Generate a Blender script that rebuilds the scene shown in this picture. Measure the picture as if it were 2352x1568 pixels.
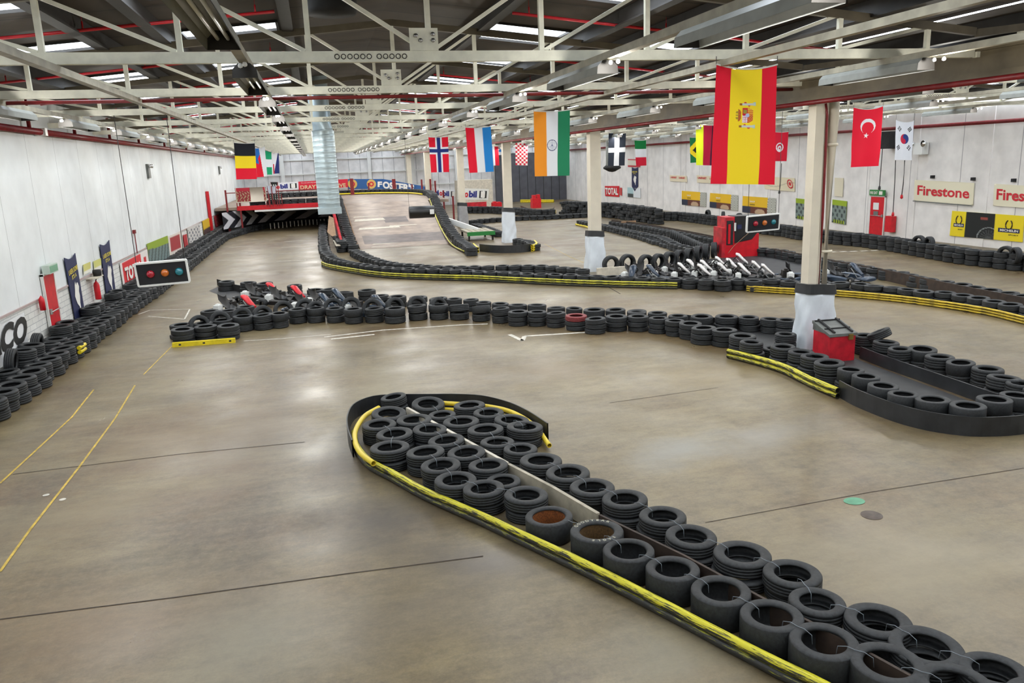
import bpy, math, random
from mathutils import Vector, Matrix
random.seed(7)
for o in list(bpy.data.objects): bpy.data.objects.remove(o)
SC = bpy.context.scene
COL = SC.collection
PI = math.pi

# ------------------------------------------------------------------ camera
CAM_H = 4.5
F_PX, PITCH, YAW, ROLL = 1804.0, .22663, .23332, -.03709
_sy, _cy, _sp, _cp, _sr, _cr = (math.sin(YAW), math.cos(YAW), math.sin(PITCH),
                                math.cos(PITCH), math.sin(ROLL), math.cos(ROLL))
C_F = Vector((_sy*_cp, _cy*_cp, -_sp))
_R = Vector((_cy, -_sy, 0)); _U = _R.cross(C_F)
C_R = _R*_cr + _U*_sr
C_U = -_R*_sr + _U*_cr
cd = bpy.data.cameras.new('camera'); cam = bpy.data.objects.new('camera', cd); COL.objects.link(cam)
cd.sensor_width = 36; cd.lens = 36*F_PX/2352; cd.clip_end = 300; cd.clip_start = .05
cam.matrix_world = Matrix(((C_R.x, C_U.x, -C_F.x, 0), (C_R.y, C_U.y, -C_F.y, 0),
                           (C_R.z, C_U.z, -C_F.z, CAM_H), (0, 0, 0, 1)))
SC.camera = cam

def _ray(px, py): return C_R*(px-1176) - C_U*(py-784) + C_F*F_PX
def at(px, py, z=0.0):            # point of the level z seen at this pixel
    v = _ray(px, py); return v*((z-CAM_H)/v.z) + Vector((0, 0, CAM_H))
def atY(px, py, Y):
    v = _ray(px, py); return v*(Y/v.y) + Vector((0, 0, CAM_H))
def atX(px, py, X):
    v = _ray(px, py); return v*(X/v.x) + Vector((0, 0, CAM_H))
def proj(P):
    d = Vector(P) - Vector((0, 0, CAM_H)); k = d.dot(C_F)
    return 1176+F_PX*d.dot(C_R)/k, 784-F_PX*d.dot(C_U)/k

# ------------------------------------------------------------------ world, exposure
w = bpy.data.worlds.new('overcast_sky'); SC.world = w; w.use_nodes = True
nt = w.node_tree; nt.nodes.clear()
bg = nt.nodes.new('ShaderNodeBackground'); wo = nt.nodes.new('ShaderNodeOutputWorld')
bg.inputs[0].default_value = (.86, .93, 1, 1); bg.inputs[1].default_value = 9.0
nt.links.new(bg.outputs[0], wo.inputs[0])
SC.view_settings.view_transform = 'Standard'; SC.view_settings.look = 'None'
SC.view_settings.gamma = 1; SC.view_settings.use_curve_mapping = False
SC.view_settings.exposure = 0.0
cy = SC.cycles
cy.max_bounces = 5; cy.diffuse_bounces = 3; cy.glossy_bounces = 3; cy.transmission_bounces = 4
cy.transparent_max_bounces = 6; cy.caustics_reflective = False; cy.caustics_refractive = False
cy.use_adaptive_sampling = True; cy.adaptive_threshold = .03; cy.sample_clamp_indirect = 6
cy.use_denoising = True; cy.use_light_tree = True
LAMP_W = 36.0      # power of one fluorescent fitting
FILL_W = 46.0      # power of the fill light added past each fitting end

# ------------------------------------------------------------------ colour and materials
def _l(c):
    c = c/255
    return c/12.92 if c <= .04045 else ((c+.055)/1.055)**2.4
def S(r, g, b): return (_l(r), _l(g), _l(b))
MATS = {}
def mat(name, col, rough=.6, metal=0, noise=0, nscale=6, bump=0, bscale=40, spec=.5, coat=0, emit=None, estr=0):
    m = bpy.data.materials.new(name); m.use_nodes = True; MATS[name] = m
    n = m.node_tree.nodes; L = m.node_tree.links; b = n['Principled BSDF']
    b.inputs['Base Color'].default_value = (*col, 1); b.inputs['Roughness'].default_value = rough
    b.inputs['Metallic'].default_value = metal; b.inputs['Specular IOR Level'].default_value = spec
    b.inputs['Coat Weight'].default_value = coat
    if emit:
        b.inputs['Emission Color'].default_value = (*emit, 1); b.inputs['Emission Strength'].default_value = estr
    tc = n.new('ShaderNodeTexCoord')
    if noise:
        t = n.new('ShaderNodeTexNoise'); t.inputs['Scale'].default_value = nscale; t.inputs['Detail'].default_value = 6
        L.new(tc.outputs['Object'], t.inputs['Vector'])
        mx = n.new('ShaderNodeMix'); mx.data_type = 'RGBA'
        mx.inputs['A'].default_value = (*[c*(1-noise) for c in col], 1)
        mx.inputs['B'].default_value = (*[min(1, c*(1+noise)) for c in col], 1)
        mr = n.new('ShaderNodeMapRange'); mr.inputs[1].default_value = .3; mr.inputs[2].default_value = .7
        L.new(t.outputs['Fac'], mr.inputs[0]); L.new(mr.outputs[0], mx.inputs['Factor'])
        L.new(mx.outputs['Result'], b.inputs['Base Color'])
    if bump:
        t = n.new('ShaderNodeTexNoise'); t.inputs['Scale'].default_value = bscale; t.inputs['Detail'].default_value = 4
        L.new(tc.outputs['Object'], t.inputs['Vector'])
        bp = n.new('ShaderNodeBump'); bp.inputs['Strength'].default_value = bump; bp.inputs['Distance'].default_value = .02
        L.new(t.outputs['Fac'], bp.inputs['Height']); L.new(bp.outputs[0], b.inputs['Normal'])
    return m

M_tyre = mat('tyre_rubber', (.022, .0245, .027), .55, spec=.38, noise=.35, nscale=9, bump=.25, bscale=60)
M_tyre_red = mat('red_painted_rubber', S(120, 40, 42), .6, noise=.3)
M_rust = mat('rusty_liner', S(118, 66, 26), .8, noise=.5, nscale=14)
M_belt = mat('black_rubber_belt', (.022, .024, .027), .42, noise=.4, nscale=3)
M_rust2 = mat('dull_brown_liner', S(84, 62, 32), .8, noise=.4, nscale=14)
M_letter = mat('faded_white_letter', S(170, 168, 150), .7)
M_steel = mat('cream_steel', S(240, 239, 222), .5, noise=.12, nscale=5)
M_rail = mat('grey_cable_trunking', S(160, 154, 136), .5, noise=.25, nscale=4)
M_dark = mat('dark_steel', S(36, 33, 30), .6, noise=.3)
M_red_pipe = mat('red_pipe_paint', S(196, 30, 40), .4, noise=.15)
M_darkred = mat('dark_red_pipe_paint', S(124, 28, 32), .45, noise=.2)
M_black = mat('black_plastic', (.012, .012, .013), .35)
M_matt = mat('matt_black', (.015, .015, .016), .8, noise=.3)
M_white = mat('white_plastic', S(232, 234, 232), .35)
M_offw = mat('off_white_board', S(205, 198, 182), .7, noise=.15)
M_plank = mat('scuffed_pale_board', S(168, 160, 142), .7, noise=.25, nscale=5)
M_brown = mat('dark_stained_board', S(60, 48, 40), .7, noise=.4, nscale=5)
M_red = mat('red_paint', S(205, 16, 34), .4, noise=.12)
M_redb = mat('worn_red_paint', S(190, 30, 45), .45, noise=.35, nscale=4)
M_grey = mat('grey_lid', S(105, 108, 105), .5, noise=.2)
M_metal = mat('bare_metal', (.5, .5, .5), .3, metal=1)
M_chrome = mat('chrome', (.8, .8, .8), .12, metal=1)
M_galv = mat('galvanised_steel', (.50, .60, .64), .42, metal=.6, noise=.12, nscale=3)
M_seam = mat('duct_seam', (.20, .25, .28), .4, metal=.7)
M_yel = mat('yellow_paint', S(228, 206, 40), .4, noise=.15)
M_green = mat('green_paint', S(40, 130, 60), .5)
M_wrap = mat('white_padded_sheeting', S(222, 230, 238), .4, noise=.05, nscale=3, bump=.5, bscale=5)
M_wrapg = mat('grey_padded_sheeting', S(160, 160, 162), .5, noise=.12, nscale=5, bump=.4, bscale=5)
M_col = mat('cream_column_paint', S(222, 214, 196), .6, noise=.07, nscale=2)
M_beam = mat('stained_beam_paint', S(108, 98, 78), .6, noise=.35, nscale=1.5)
M_cable = mat('dark_cable', (.05, .05, .05), .6)
M_tie = mat('clear_cable_tie', S(120, 130, 138), .3)
M_girt = mat('white_girt', S(225, 225, 222), .5)
M_navy = mat('navy_board', S(28, 36, 78), .6)
M_mat = mat('black_floor_mat', (.030, .031, .033), .6, noise=.35, nscale=3)
M_wood = mat('pallet_wood', S(150, 120, 92), .7, noise=.2)
M_ply = mat('weathered_plywood', S(150, 132, 118), .5, noise=.3, nscale=1.4)
M_tube = mat('lit_lamp_tube', (1, 1, 1), .3, emit=(1, .97, .92), estr=.6)
M_refl = mat('grey_lamp_reflector', S(150, 152, 146), .35, noise=.1)
M_txtw = mat('white_lettering', S(238, 236, 230), .6)
M_txtr = mat('red_lettering', S(205, 36, 50), .6)
M_txtb = mat('blue_lettering', S(40, 50, 130), .6)
M_txtk = mat('black_lettering', (.012, .012, .012), .6)
M_txty = mat('yellow_lettering', S(225, 205, 70), .6)
M_paintw = mat('worn_white_floor_paint', S(205, 200, 188), .6, noise=.3, nscale=8)
M_painty = mat('worn_yellow_floor_paint', S(190, 160, 62), .55, noise=.35, nscale=7)
M_paintg = mat('green_floor_paint', S(90, 150, 118), .55, noise=.2)
M_joint = mat('dark_floor_joint', S(62, 52, 44), .8)
M_cover = mat('cast_iron_cover', S(78, 66, 58), .5, noise=.3, nscale=12)

def wave_mat(name, col, rough, axis, scale, dark, width=.04, noise=.1, dist=0):
    """paint with thin repeating seams along one axis"""
    m = bpy.data.materials.new(name); m.use_nodes = True
    n = m.node_tree.nodes; L = m.node_tree.links; b = n['Principled BSDF']; b.inputs['Roughness'].default_value = rough
    g = n.new('ShaderNodeNewGeometry'); sp = n.new('ShaderNodeSeparateXYZ'); L.new(g.outputs['Position'], sp.inputs[0])
    mu = n.new('ShaderNodeMath'); mu.operation = 'MULTIPLY'; mu.inputs[1].default_value = scale
    L.new(sp.outputs[axis], mu.inputs[0])
    fr = n.new('ShaderNodeMath'); fr.operation = 'FRACT'; L.new(mu.outputs[0], fr.inputs[0])
    lt = n.new('ShaderNodeMath'); lt.operation = 'LESS_THAN'; lt.inputs[1].default_value = width; L.new(fr.outputs[0], lt.inputs[0])
    t = n.new('ShaderNodeTexNoise'); t.inputs['Scale'].default_value = 1.3; t.inputs['Detail'].default_value = 7
    L.new(g.outputs['Position'], t.inputs['Vector'])
    m1 = n.new('ShaderNodeMix'); m1.data_type = 'RGBA'
    m1.inputs['A'].default_value = (*[c*(1-noise) for c in col], 1); m1.inputs['B'].default_value = (*[min(1, c*(1+noise)) for c in col], 1)
    mr = n.new('ShaderNodeMapRange'); mr.inputs[1].default_value = .35; mr.inputs[2].default_value = .65
    L.new(t.outputs['Fac'], mr.inputs[0]); L.new(mr.outputs[0], m1.inputs['Factor'])
    m2 = n.new('ShaderNodeMix'); m2.data_type = 'RGBA'; m2.inputs['B'].default_value = (*dark, 1)
    L.new(m1.outputs['Result'], m2.inputs['A']); L.new(lt.outputs[0], m2.inputs['Factor'])
    L.new(m2.outputs['Result'], b.inputs['Base Color'])
    return m
M_roof = wave_mat('dark_roof_sheeting', S(60, 51, 42), .7, 'Y', 1/1.18, S(26, 22, 20), .05, .25)
M_end = wave_mat('grey_cladding', S(224, 222, 222), .6, 'X', .85, S(168, 168, 170), .05, .12)
M_door = wave_mat('charcoal_shutter', S(84, 85, 93), .5, 'X', 1.1, S(34, 34, 38), .08, .15)
M_wallr = wave_mat('pale_block_wall', S(232, 229, 226), .75, 'Y', 1/3.05, S(160, 158, 158), .012, .08)

def left_wall_mat():
    m = bpy.data.materials.new('white_wall_brick_below'); m.use_nodes = True
    n = m.node_tree.nodes; L = m.node_tree.links; b = n['Principled BSDF']; b.inputs['Roughness'].default_value = .7
    g = n.new('ShaderNodeNewGeometry'); sp = n.new('ShaderNodeSeparateXYZ'); L.new(g.outputs['Position'], sp.inputs[0])
    cb = n.new('ShaderNodeCombineXYZ'); L.new(sp.outputs['Y'], cb.inputs[0]); L.new(sp.outputs['Z'], cb.inputs[1])
    br = n.new('ShaderNodeTexBrick'); L.new(cb.outputs[0], br.inputs['Vector'])
    br.inputs['Color1'].default_value = (*S(236, 236, 232), 1); br.inputs['Color2'].default_value = (*S(226, 226, 222), 1)
    br.inputs['Mortar'].default_value = (*S(176, 178, 180), 1); br.inputs['Scale'].default_value = 1
    br.inputs['Brick Width'].default_value = .45; br.inputs['Row Height'].default_value = .15; br.inputs['Mortar Size'].default_value = .008
    mu = n.new('ShaderNodeMath'); mu.operation = 'MULTIPLY'; mu.inputs[1].default_value = 1/2.35; L.new(sp.outputs['Y'], mu.inputs[0])
    fr = n.new('ShaderNodeMath'); fr.operation = 'FRACT'; L.new(mu.outputs[0], fr.inputs[0])
    lt = n.new('ShaderNodeMath'); lt.operation = 'LESS_THAN'; lt.inputs[1].default_value = .008; L.new(fr.outputs[0], lt.inputs[0])
    up = n.new('ShaderNodeMix'); up.data_type = 'RGBA'; up.inputs['A'].default_value = (*S(236, 241, 243), 1); up.inputs['B'].default_value = (*S(170, 175, 178), 1)
    L.new(lt.outputs[0], up.inputs['Factor'])
    gt = n.new('ShaderNodeMath'); gt.operation = 'GREATER_THAN'; gt.inputs[1].default_value = 1.42; L.new(sp.outputs['Z'], gt.inputs[0])
    mx = n.new('ShaderNodeMix'); mx.data_type = 'RGBA'
    L.new(gt.outputs[0], mx.inputs['Factor']); L.new(br.outputs['Color'], mx.inputs['A']); L.new(up.outputs['Result'], mx.inputs['B'])
    t = n.new('ShaderNodeTexNoise'); t.inputs['Scale'].default_value = .9; t.inputs['Detail'].default_value = 8; L.new(g.outputs['Position'], t.inputs['Vector'])
    mr = n.new('ShaderNodeMapRange'); mr.inputs[1].default_value = .3; mr.inputs[2].default_value = .7; mr.inputs[3].default_value = .86; mr.inputs[4].default_value = 1.02
    L.new(t.outputs['Fac'], mr.inputs[0])
    vm = n.new('ShaderNodeVectorMath'); vm.operation = 'SCALE'; L.new(mx.outputs['Result'], vm.inputs[0]); L.new(mr.outputs[0], vm.inputs['Scale'])
    L.new(vm.outputs[0], b.inputs['Base Color'])
    return m
M_walll = left_wall_mat()

def floor_mat():
    m = bpy.data.materials.new('polished_worn_concrete'); m.use_nodes = True
    n = m.node_tree.nodes; L = m.node_tree.links; b = n['Principled BSDF']
    g = n.new('ShaderNodeNewGeometry')
    def noise(scale, detail, rough=.55, sx=1, sy=1, off=0, rot=0):
        mp = n.new('ShaderNodeMapping'); mp.inputs['Scale'].default_value = (sx, sy, 1); mp.inputs['Location'].default_value = (off, off*.7, 0)
        mp.inputs['Rotation'].default_value = (0, 0, rot)
        L.new(g.outputs['Position'], mp.inputs[0])
        t = n.new('ShaderNodeTexNoise'); t.inputs['Scale'].default_value = scale; t.inputs['Detail'].default_value = detail
        t.inputs['Roughness'].default_value = rough; L.new(mp.outputs[0], t.inputs['Vector']); return t.outputs['Fac']
    def rng(src, a, c, lo=0, hi=1):
        r = n.new('ShaderNodeMapRange'); r.inputs[1].default_value = a; r.inputs[2].default_value = c
        r.inputs[3].default_value = lo; r.inputs[4].default_value = hi; L.new(src, r.inputs[0]); return r.outputs[0]
    def mix(f, A, B, mode='MIX'):
        x = n.new('ShaderNodeMix'); x.data_type = 'RGBA'; x.blend_type = mode
        if isinstance(f, (int, float)): x.inputs['Factor'].default_value = f
        else: L.new(f, x.inputs['Factor'])
        for k, v in (('A', A), ('B', B)):
            if isinstance(v, tuple): x.inputs[k].default_value = (*v, 1)
            else: L.new(v, x.inputs[k])
        return x.outputs['Result']
    c = mix(rng(noise(.22, 5), .35, .65), S(97, 83, 56), S(125, 110, 77))
    c = mix(rng(noise(.15, 5, .6, off=13), .47, .68, 0, .9), c, S(101, 69, 38))
    c = mix(rng(noise(.4, 7, .62, off=31, sx=.5, sy=1.5, rot=.3), .48, .72, 0, .85), c, S(152, 138, 105))
    c = mix(rng(noise(.5, 7, .62, off=57, sx=1.4, sy=.35, rot=.2), .50, .76, 0, .9), c, S(59, 50, 40))
    c = mix(rng(noise(.9, 8, .72, off=41, sx=.35, sy=1.3, rot=-.35), .44, .66, 0, .45), c, S(148, 134, 102))
    c = mix(rng(noise(2.6, 9, .78, off=77, sx=.7, sy=1.6, rot=-.4), .42, .64, 0, .55), c, S(66, 56, 42))
    c = mix(rng(noise(8, 7, .8, off=15), .42, .64, 0, .35), c, S(145, 131, 102))
    c = mix(rng(noise(30, 4, .8, off=5), .4, .68, 0, .3), c, S(68, 59, 48))
    # stains with a place of their own (x0, y0, rx, ry, rotation, colour, strength)
    sp = n.new('ShaderNodeSeparateXYZ'); L.new(g.outputs['Position'], sp.inputs[0])
    nz = noise(1.1, 6, .7, off=3)
    for (x0, y0, rx, ry, rot, col, st) in STAINS:
        mp = n.new('ShaderNodeMapping'); mp.vector_type = 'TEXTURE'; mp.inputs['Location'].default_value = (x0, y0, 0)
        mp.inputs['Rotation'].default_value = (0, 0, rot); mp.inputs['Scale'].default_value = (rx, ry, 1e3)
        L.new(g.outputs['Position'], mp.inputs[0])
        ln = n.new('ShaderNodeVectorMath'); ln.operation = 'LENGTH'; L.new(mp.outputs[0], ln.inputs[0])
        ad = n.new('ShaderNodeMath'); ad.operation = 'MULTIPLY_ADD'; ad.inputs[1].default_value = 1.5; L.new(nz, ad.inputs[0]); L.new(ln.outputs['Value'], ad.inputs[2])
        c = mix(rng(ad.outputs[0], 2.0, .9, 0, st), c, col)
    L.new(c, b.inputs['Base Color'])
    L.new(rng(noise(.6, 6, off=9), .3, .7, .27, .50), b.inputs['Roughness'])
    b.inputs['Specular IOR Level'].default_value = .62
    return m
def _st(px, py, wx, wy, rot, col, s):
    p = at(px, py); return (p.x, p.y, wx, wy, rot, col, s)
STAINS = [
    _st(1560, 1035, 1.0, .55, .5, S(133, 132, 126), .75), _st(1770, 1000, 1.5, .5, .35, S(125, 120, 112), .6),
    _st(880, 1200, .9, 1.1, 0, S(66, 60, 52), .75), _st(1120, 1290, 1.0, .5, -.5, S(73, 64, 55), .7),
    _st(940, 1400, 1.3, .8, .1, S(89, 78, 65), .5), _st(1540, 1500, .7, .9, -.4, S(140, 134, 117), .55),
    _st(300, 1420, 2.2, .9, 0, S(118, 90, 59), .4), _st(420, 1000, 1.4, 2.2, 0, S(111, 86, 53), .5),
    _st(600, 990, .9, 3.0, -.1, S(102, 81, 56), .55), _st(1250, 850, 1.6, 1.2, 0, S(116, 93, 59), .5),
    _st(1650, 860, 2.0, 1.4, .2, S(133, 116, 83), .5), _st(2100, 1300, 1.8, 1.5, 0, S(146, 135, 112), .6),
    _st(880, 880, .6, 2.0, -.15, S(146, 137, 113), .5), _st(330, 640, 1.2, 3, 0, S(103, 86, 68), .5),
    _st(640, 640, 2.0, 4, 0, S(105, 84, 62), .5), _st(2100, 700, 2.2, 3, 0, S(135, 116, 82), .45),
    _st(1850, 800, 1.0, 1.0, 0, S(87, 77, 63), .6), _st(1180, 560, 3, 6, 0, S(106, 86, 63), .5),
    _st(780, 1060, .5, 1.2, 0, S(73, 65, 58), .6), _st(1950, 1420, .8, .5, -.3, S(111, 99, 82), .5),
    _st(200, 1180, 1.6, .8, .2, S(127, 112, 85), .5), _st(560, 1480, .8, 1.2, 0, S(147, 140, 121), .5),
]
M_floor = floor_mat()

def pipe_mat(name, yel, blk, bias):
    m = bpy.data.materials.new(name); m.use_nodes = True
    n = m.node_tree.nodes; L = m.node_tree.links; b = n['Principled BSDF']; b.inputs['Roughness'].default_value = .42
    uv = n.new('ShaderNodeUVMap'); mp = n.new('ShaderNodeMapping'); mp.inputs['Scale'].default_value = (1.6, 7, 1); L.new(uv.outputs[0], mp.inputs[0])
    t = n.new('ShaderNodeTexNoise'); t.inputs['Scale'].default_value = 2.4; t.inputs['Detail'].default_value = 8; t.inputs['Roughness'].default_value = .7
    L.new(mp.outputs[0], t.inputs['Vector'])
    sp = n.new('ShaderNodeSeparateXYZ'); L.new(uv.outputs[0], sp.inputs[0])
    mu = n.new('ShaderNodeMath'); mu.operation = 'MULTIPLY'; mu.inputs[1].default_value = 2*PI; L.new(sp.outputs['Y'], mu.inputs[0])
    cs = n.new('ShaderNodeMath'); cs.operation = 'SINE'; L.new(mu.outputs[0], cs.inputs[0])
    ma = n.new('ShaderNodeMath'); ma.operation = 'MULTIPLY_ADD'; ma.inputs[1].default_value = .13; L.new(cs.outputs[0], ma.inputs[0]); L.new(t.outputs['Fac'], ma.inputs[2])
    mr = n.new('ShaderNodeMapRange'); mr.inputs[1].default_value = bias-.03; mr.inputs[2].default_value = bias+.03; L.new(ma.outputs[0], mr.inputs[0])
    mx = n.new('ShaderNodeMix'); mx.data_type = 'RGBA'; mx.inputs['A'].default_value = (*blk, 1); mx.inputs['B'].default_value = (*yel, 1)
    L.new(mr.outputs[0], mx.inputs['Factor']); L.new(mx.outputs['Result'], b.inputs['Base Color'])
    return m
M_pipeA = pipe_mat('scuffed_yellow_pipe', S(206, 198, 44), (.024, .024, .02), .545)
M_pipeB = pipe_mat('mostly_black_pipe', S(150, 150, 40), (.024, .024, .022), .64)
M_pipeC = pipe_mat('golden_yellow_pipe', S(206, 176, 36), S(60, 50, 22), .50)
M_pipeY = pipe_mat('clean_yellow_pipe', S(226, 200, 60), S(120, 104, 40), .30)

def colour_mat(name='printed_cloth', rough=.7, trans=0):
    m = bpy.data.materials.new(name); m.use_nodes = True
    n = m.node_tree.nodes; L = m.node_tree.links; b = n['Principled BSDF']; b.inputs['Roughness'].default_value = rough
    a = n.new('ShaderNodeVertexColor'); a.layer_name = 'print'
    L.new(a.outputs['Color'], b.inputs['Base Color'])
    if trans:
        tr = n.new('ShaderNodeBsdfTranslucent'); L.new(a.outputs['Color'], tr.inputs[0])
        mx = n.new('ShaderNodeMixShader'); mx.inputs[0].default_value = trans
        L.new(b.outputs[0], mx.inputs[1]); L.new(tr.outputs[0], mx.inputs[2]); L.new(mx.outputs[0], n['Material Output'].inputs[0])
    return m
M_print = colour_mat('printed_sheet'); M_flag = colour_mat('flag_cloth', .8, .3)

# ------------------------------------------------------------------ building helpers
def tag(o, label=None, cat=None, group=None, kind=None):
    if label: o['label'] = label
    if cat: o['category'] = cat
    if group: o['group'] = group
    if kind: o['kind'] = kind
    return o
def empty(name, loc=(0, 0, 0), rz=0):
    o = bpy.data.objects.new(name, None); COL.objects.link(o); o.location = loc; o.rotation_euler = (0, 0, rz)
    o.empty_display_size = .1
    return o
class MB:
    def __init__(s): s.v = []; s.f = []; s.uv = {}; s.smooth = set()
    def quad(s, a, b, c, d):
        k = len(s.v); s.v += [tuple(a), tuple(b), tuple(c), tuple(d)]; s.f.append((k, k+1, k+2, k+3))
    def poly(s, pts):
        k = len(s.v); s.v += [tuple(p) for p in pts]; s.f.append(tuple(range(k, k+len(pts))))
    def box(s, x0, x1, y0, y1, z0, z1, M=None):
        k = len(s.v)
        P = [Vector((x, y, z)) for z in (z0, z1) for y in (y0, y1) for x in (x0, x1)]
        if M: P = [M @ p for p in P]
        s.v += [tuple(p) for p in P]
        for f in ((0, 2, 3, 1), (4, 5, 7, 6), (0, 1, 5, 4), (2, 6, 7, 3), (0, 4, 6, 2), (1, 3, 7, 5)): s.f.append(tuple(k+i for i in f))
    def bar(s, a, b, w, h, up=(0, 0, 1)):
        a = Vector(a); b = Vector(b); d = b-a; L = d.length; d.normalize(); u = Vector(up)
        r = d.cross(u)
        if r.length < 1e-4: r = d.cross(Vector((0, 1, 0)))
        r.normalize(); u = r.cross(d)
        M = Matrix(((r.x, d.x, u.x, a.x), (r.y, d.y, u.y, a.y), (r.z, d.z, u.z, a.z), (0, 0, 0, 1)))
        s.box(-w/2, w/2, 0, L, -h/2, h/2, M)
    def tube(s, pts, r, n=12, cap=True, inner=0):
        pts = [Vector(p) for p in pts]; m = len(pts); k = len(s.v); dist = 0
        rings = []
        for i, p in enumerate(pts):
            d = (pts[min(i+1, m-1)]-pts[max(i-1, 0)]).normalized()
            x = d.cross(Vector((0, 0, 1)))
            if x.length < 1e-3: x = d.cross(Vector((0, 1, 0)))
            x.normalize(); y = x.cross(d)
            if i: dist += (p-pts[i-1]).length
            rr = r[i] if isinstance(r, (list, tuple)) else r
            rings.append(dist)
            for j in range(n):
                a = 2*PI*j/n; s.v.append(tuple(p + x*math.cos(a)*rr + y*math.sin(a)*rr))
        for i in range(m-1):
            for j in range(n):
                j2 = (j+1) % n
                s.uv[len(s.f)] = ((rings[i], j/n), (rings[i], (j+1)/n), (rings[i+1], (j+1)/n), (rings[i+1], j/n))
                s.smooth.add(len(s.f))
                s.f.append((k+i*n+j, k+i*n+j2, k+(i+1)*n+j2, k+(i+1)*n+j))
        if inner:      # an open pipe end: wall thickness and dark bore
            for e, ring in ((0, 0), (m-1, m-1)):
                d = (pts[1]-pts[0]).normalized() if e == 0 else (pts[-2]-pts[-1]).normalized()
                kk = len(s.v)
                for j in range(n):
                    q = Vector(s.v[k+ring*n+j]); c = pts[e]; s.v.append(tuple(c+(q-c)*inner))
                for j in range(n):
                    q = Vector(s.v[kk+j]); s.v.append(tuple(q+d*.25))
                for j in range(n):
                    j2 = (j+1) % n
                    s.f.append((k+ring*n+j, k+ring*n+j2, kk+j2, kk+j)); s.f.append((kk+j, kk+j2, kk+n+j2, kk+n+j))
        elif cap:
            s.f.append(tuple(k+j for j in range(n))[::-1]); s.f.append(tuple(k+(m-1)*n+j for j in range(n)))
    def lathe(s, prof, n=32, M=None, closed=False, a0=0, a1=2*PI):
        k = len(s.v); m = len(prof); full = abs(a1-a0-2*PI) < 1e-6; nn = n if full else n+1
        for i in range(nn):
            a = a0+(a1-a0)*i/n
            for (r, z) in prof:
                p = Vector((r*math.cos(a), r*math.sin(a), z))
                if M: p = M @ p
                s.v.append(tuple(p))
        for i in range(n):
            i2 = (i+1) % nn
            for j in range(m if closed else m-1):
                j2 = (j+1) % m
                s.smooth.add(len(s.f)); s.f.append((k+i*m+j, k+i2*m+j, k+i2*m+j2, k+i*m+j2))
    def mesh(s, name, m):
        me = bpy.data.meshes.new(name); me.from_pydata(s.v, [], s.f)
        if s.uv:
            ul = me.uv_layers.new(name='UVMap'); data = [0.0]*(2*len(me.loops))
            for p in me.polygons:
                u = s.uv.get(p.index)
                if u:
                    for q, li in enumerate(p.loop_indices): data[2*li], data[2*li+1] = u[q]
            ul.data.foreach_set('uv', data)
        if s.smooth: me.polygons.foreach_set('use_smooth', [i in s.smooth for i in range(len(me.polygons))])
        me.materials.append(m); me.update(); return me
    def build(s, name, m, parent=None, **kw):
        o = bpy.data.objects.new(name, s.mesh(name, m)); COL.objects.link(o); o.parent = parent
        if kw: tag(o, **kw)
        return o
def struct(name, mb, m, parent=None):
    o = mb.build(name, m, parent)
    if parent is None: o['kind'] = 'structure'
    return o
def copy_tree(o, parent=None):
    c = o.copy(); COL.objects.link(c); c.parent = parent
    for ch in list(o.children): copy_tree(ch, c)
    return c
def smooth_path(pts, step=.25):
    """Catmull-Rom through world points, evenly resampled"""
    P = [Vector(p) for p in pts]; P = [P[0]*2-P[1]]+P+[P[-1]*2-P[-2]]; out = []
    for i in range(1, len(P)-2):
        for j in range(12):
            t = j/12; a, b, c, d = P[i-1:i+3]
            out.append(.5*((2*b)+(c-a)*t+(2*a-5*b+4*c-d)*t*t+(3*b-a-3*c+d)*t**3))
    out.append(P[-2]); return resample(out, step)
def resample(P, step, exact=True):
    L = sum((P[i+1]-P[i]).length for i in range(len(P)-1)); n = max(1, round(L/step)); s = L/n if exact else step
    out = [P[0].copy()]; acc = 0; want = s
    for i in range(len(P)-1):
        d = (P[i+1]-P[i]).length
        while want <= acc+d+1e-6 and len(out) <= n:
            out.append(P[i].lerp(P[i+1], (want-acc)/d if d else 0)); want += s
        acc += d
    return out

def text(parent, s, o, r, u, height, width=None, m=None, name='lettering', bold=.02, shear=0, depth=.004, out=.006, align='LEFT'):
    """lettering with its lower left corner at o, running along r and standing along u"""
    cu = bpy.data.curves.new('t', 'FONT'); cu.body = s; cu.size = 1; cu.offset = bold; cu.shear = shear; cu.extrude = 0
    cu.resolution_u = 3
    ob = bpy.data.objects.new('t', cu); COL.objects.link(ob)
    dg = bpy.context.evaluated_depsgraph_get(); me = bpy.data.meshes.new_from_object(ob.evaluated_get(dg))
    bpy.data.objects.remove(ob); bpy.data.curves.remove(cu)
    xs = [v.co.x for v in me.vertices]; ys = [v.co.y for v in me.vertices]
    x0, x1, y0, y1 = min(xs), max(xs), min(ys), max(ys)
    r = Vector(r).normalized(); u = Vector(u).normalized(); nrm = r.cross(u); o = Vector(o)
    ky = height/(y1-y0); kx = width/(x1-x0) if width else ky
    if parent: inv = parent.matrix_world.inverted() if parent.type != 'EMPTY' else Matrix.Translation(-Vector(parent.location))
    for v in me.vertices:
        p = o + r*((v.co.x-x0)*kx) + u*((v.co.y-y0)*ky) + nrm*out
        v.co = p-Vector(parent.location) if parent else p
    me.materials.clear(); me.materials.append(m or M_txtw); me.name = name
    t = bpy.data.objects.new(name, me); COL.objects.link(t); t.parent = parent
    return t

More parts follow.
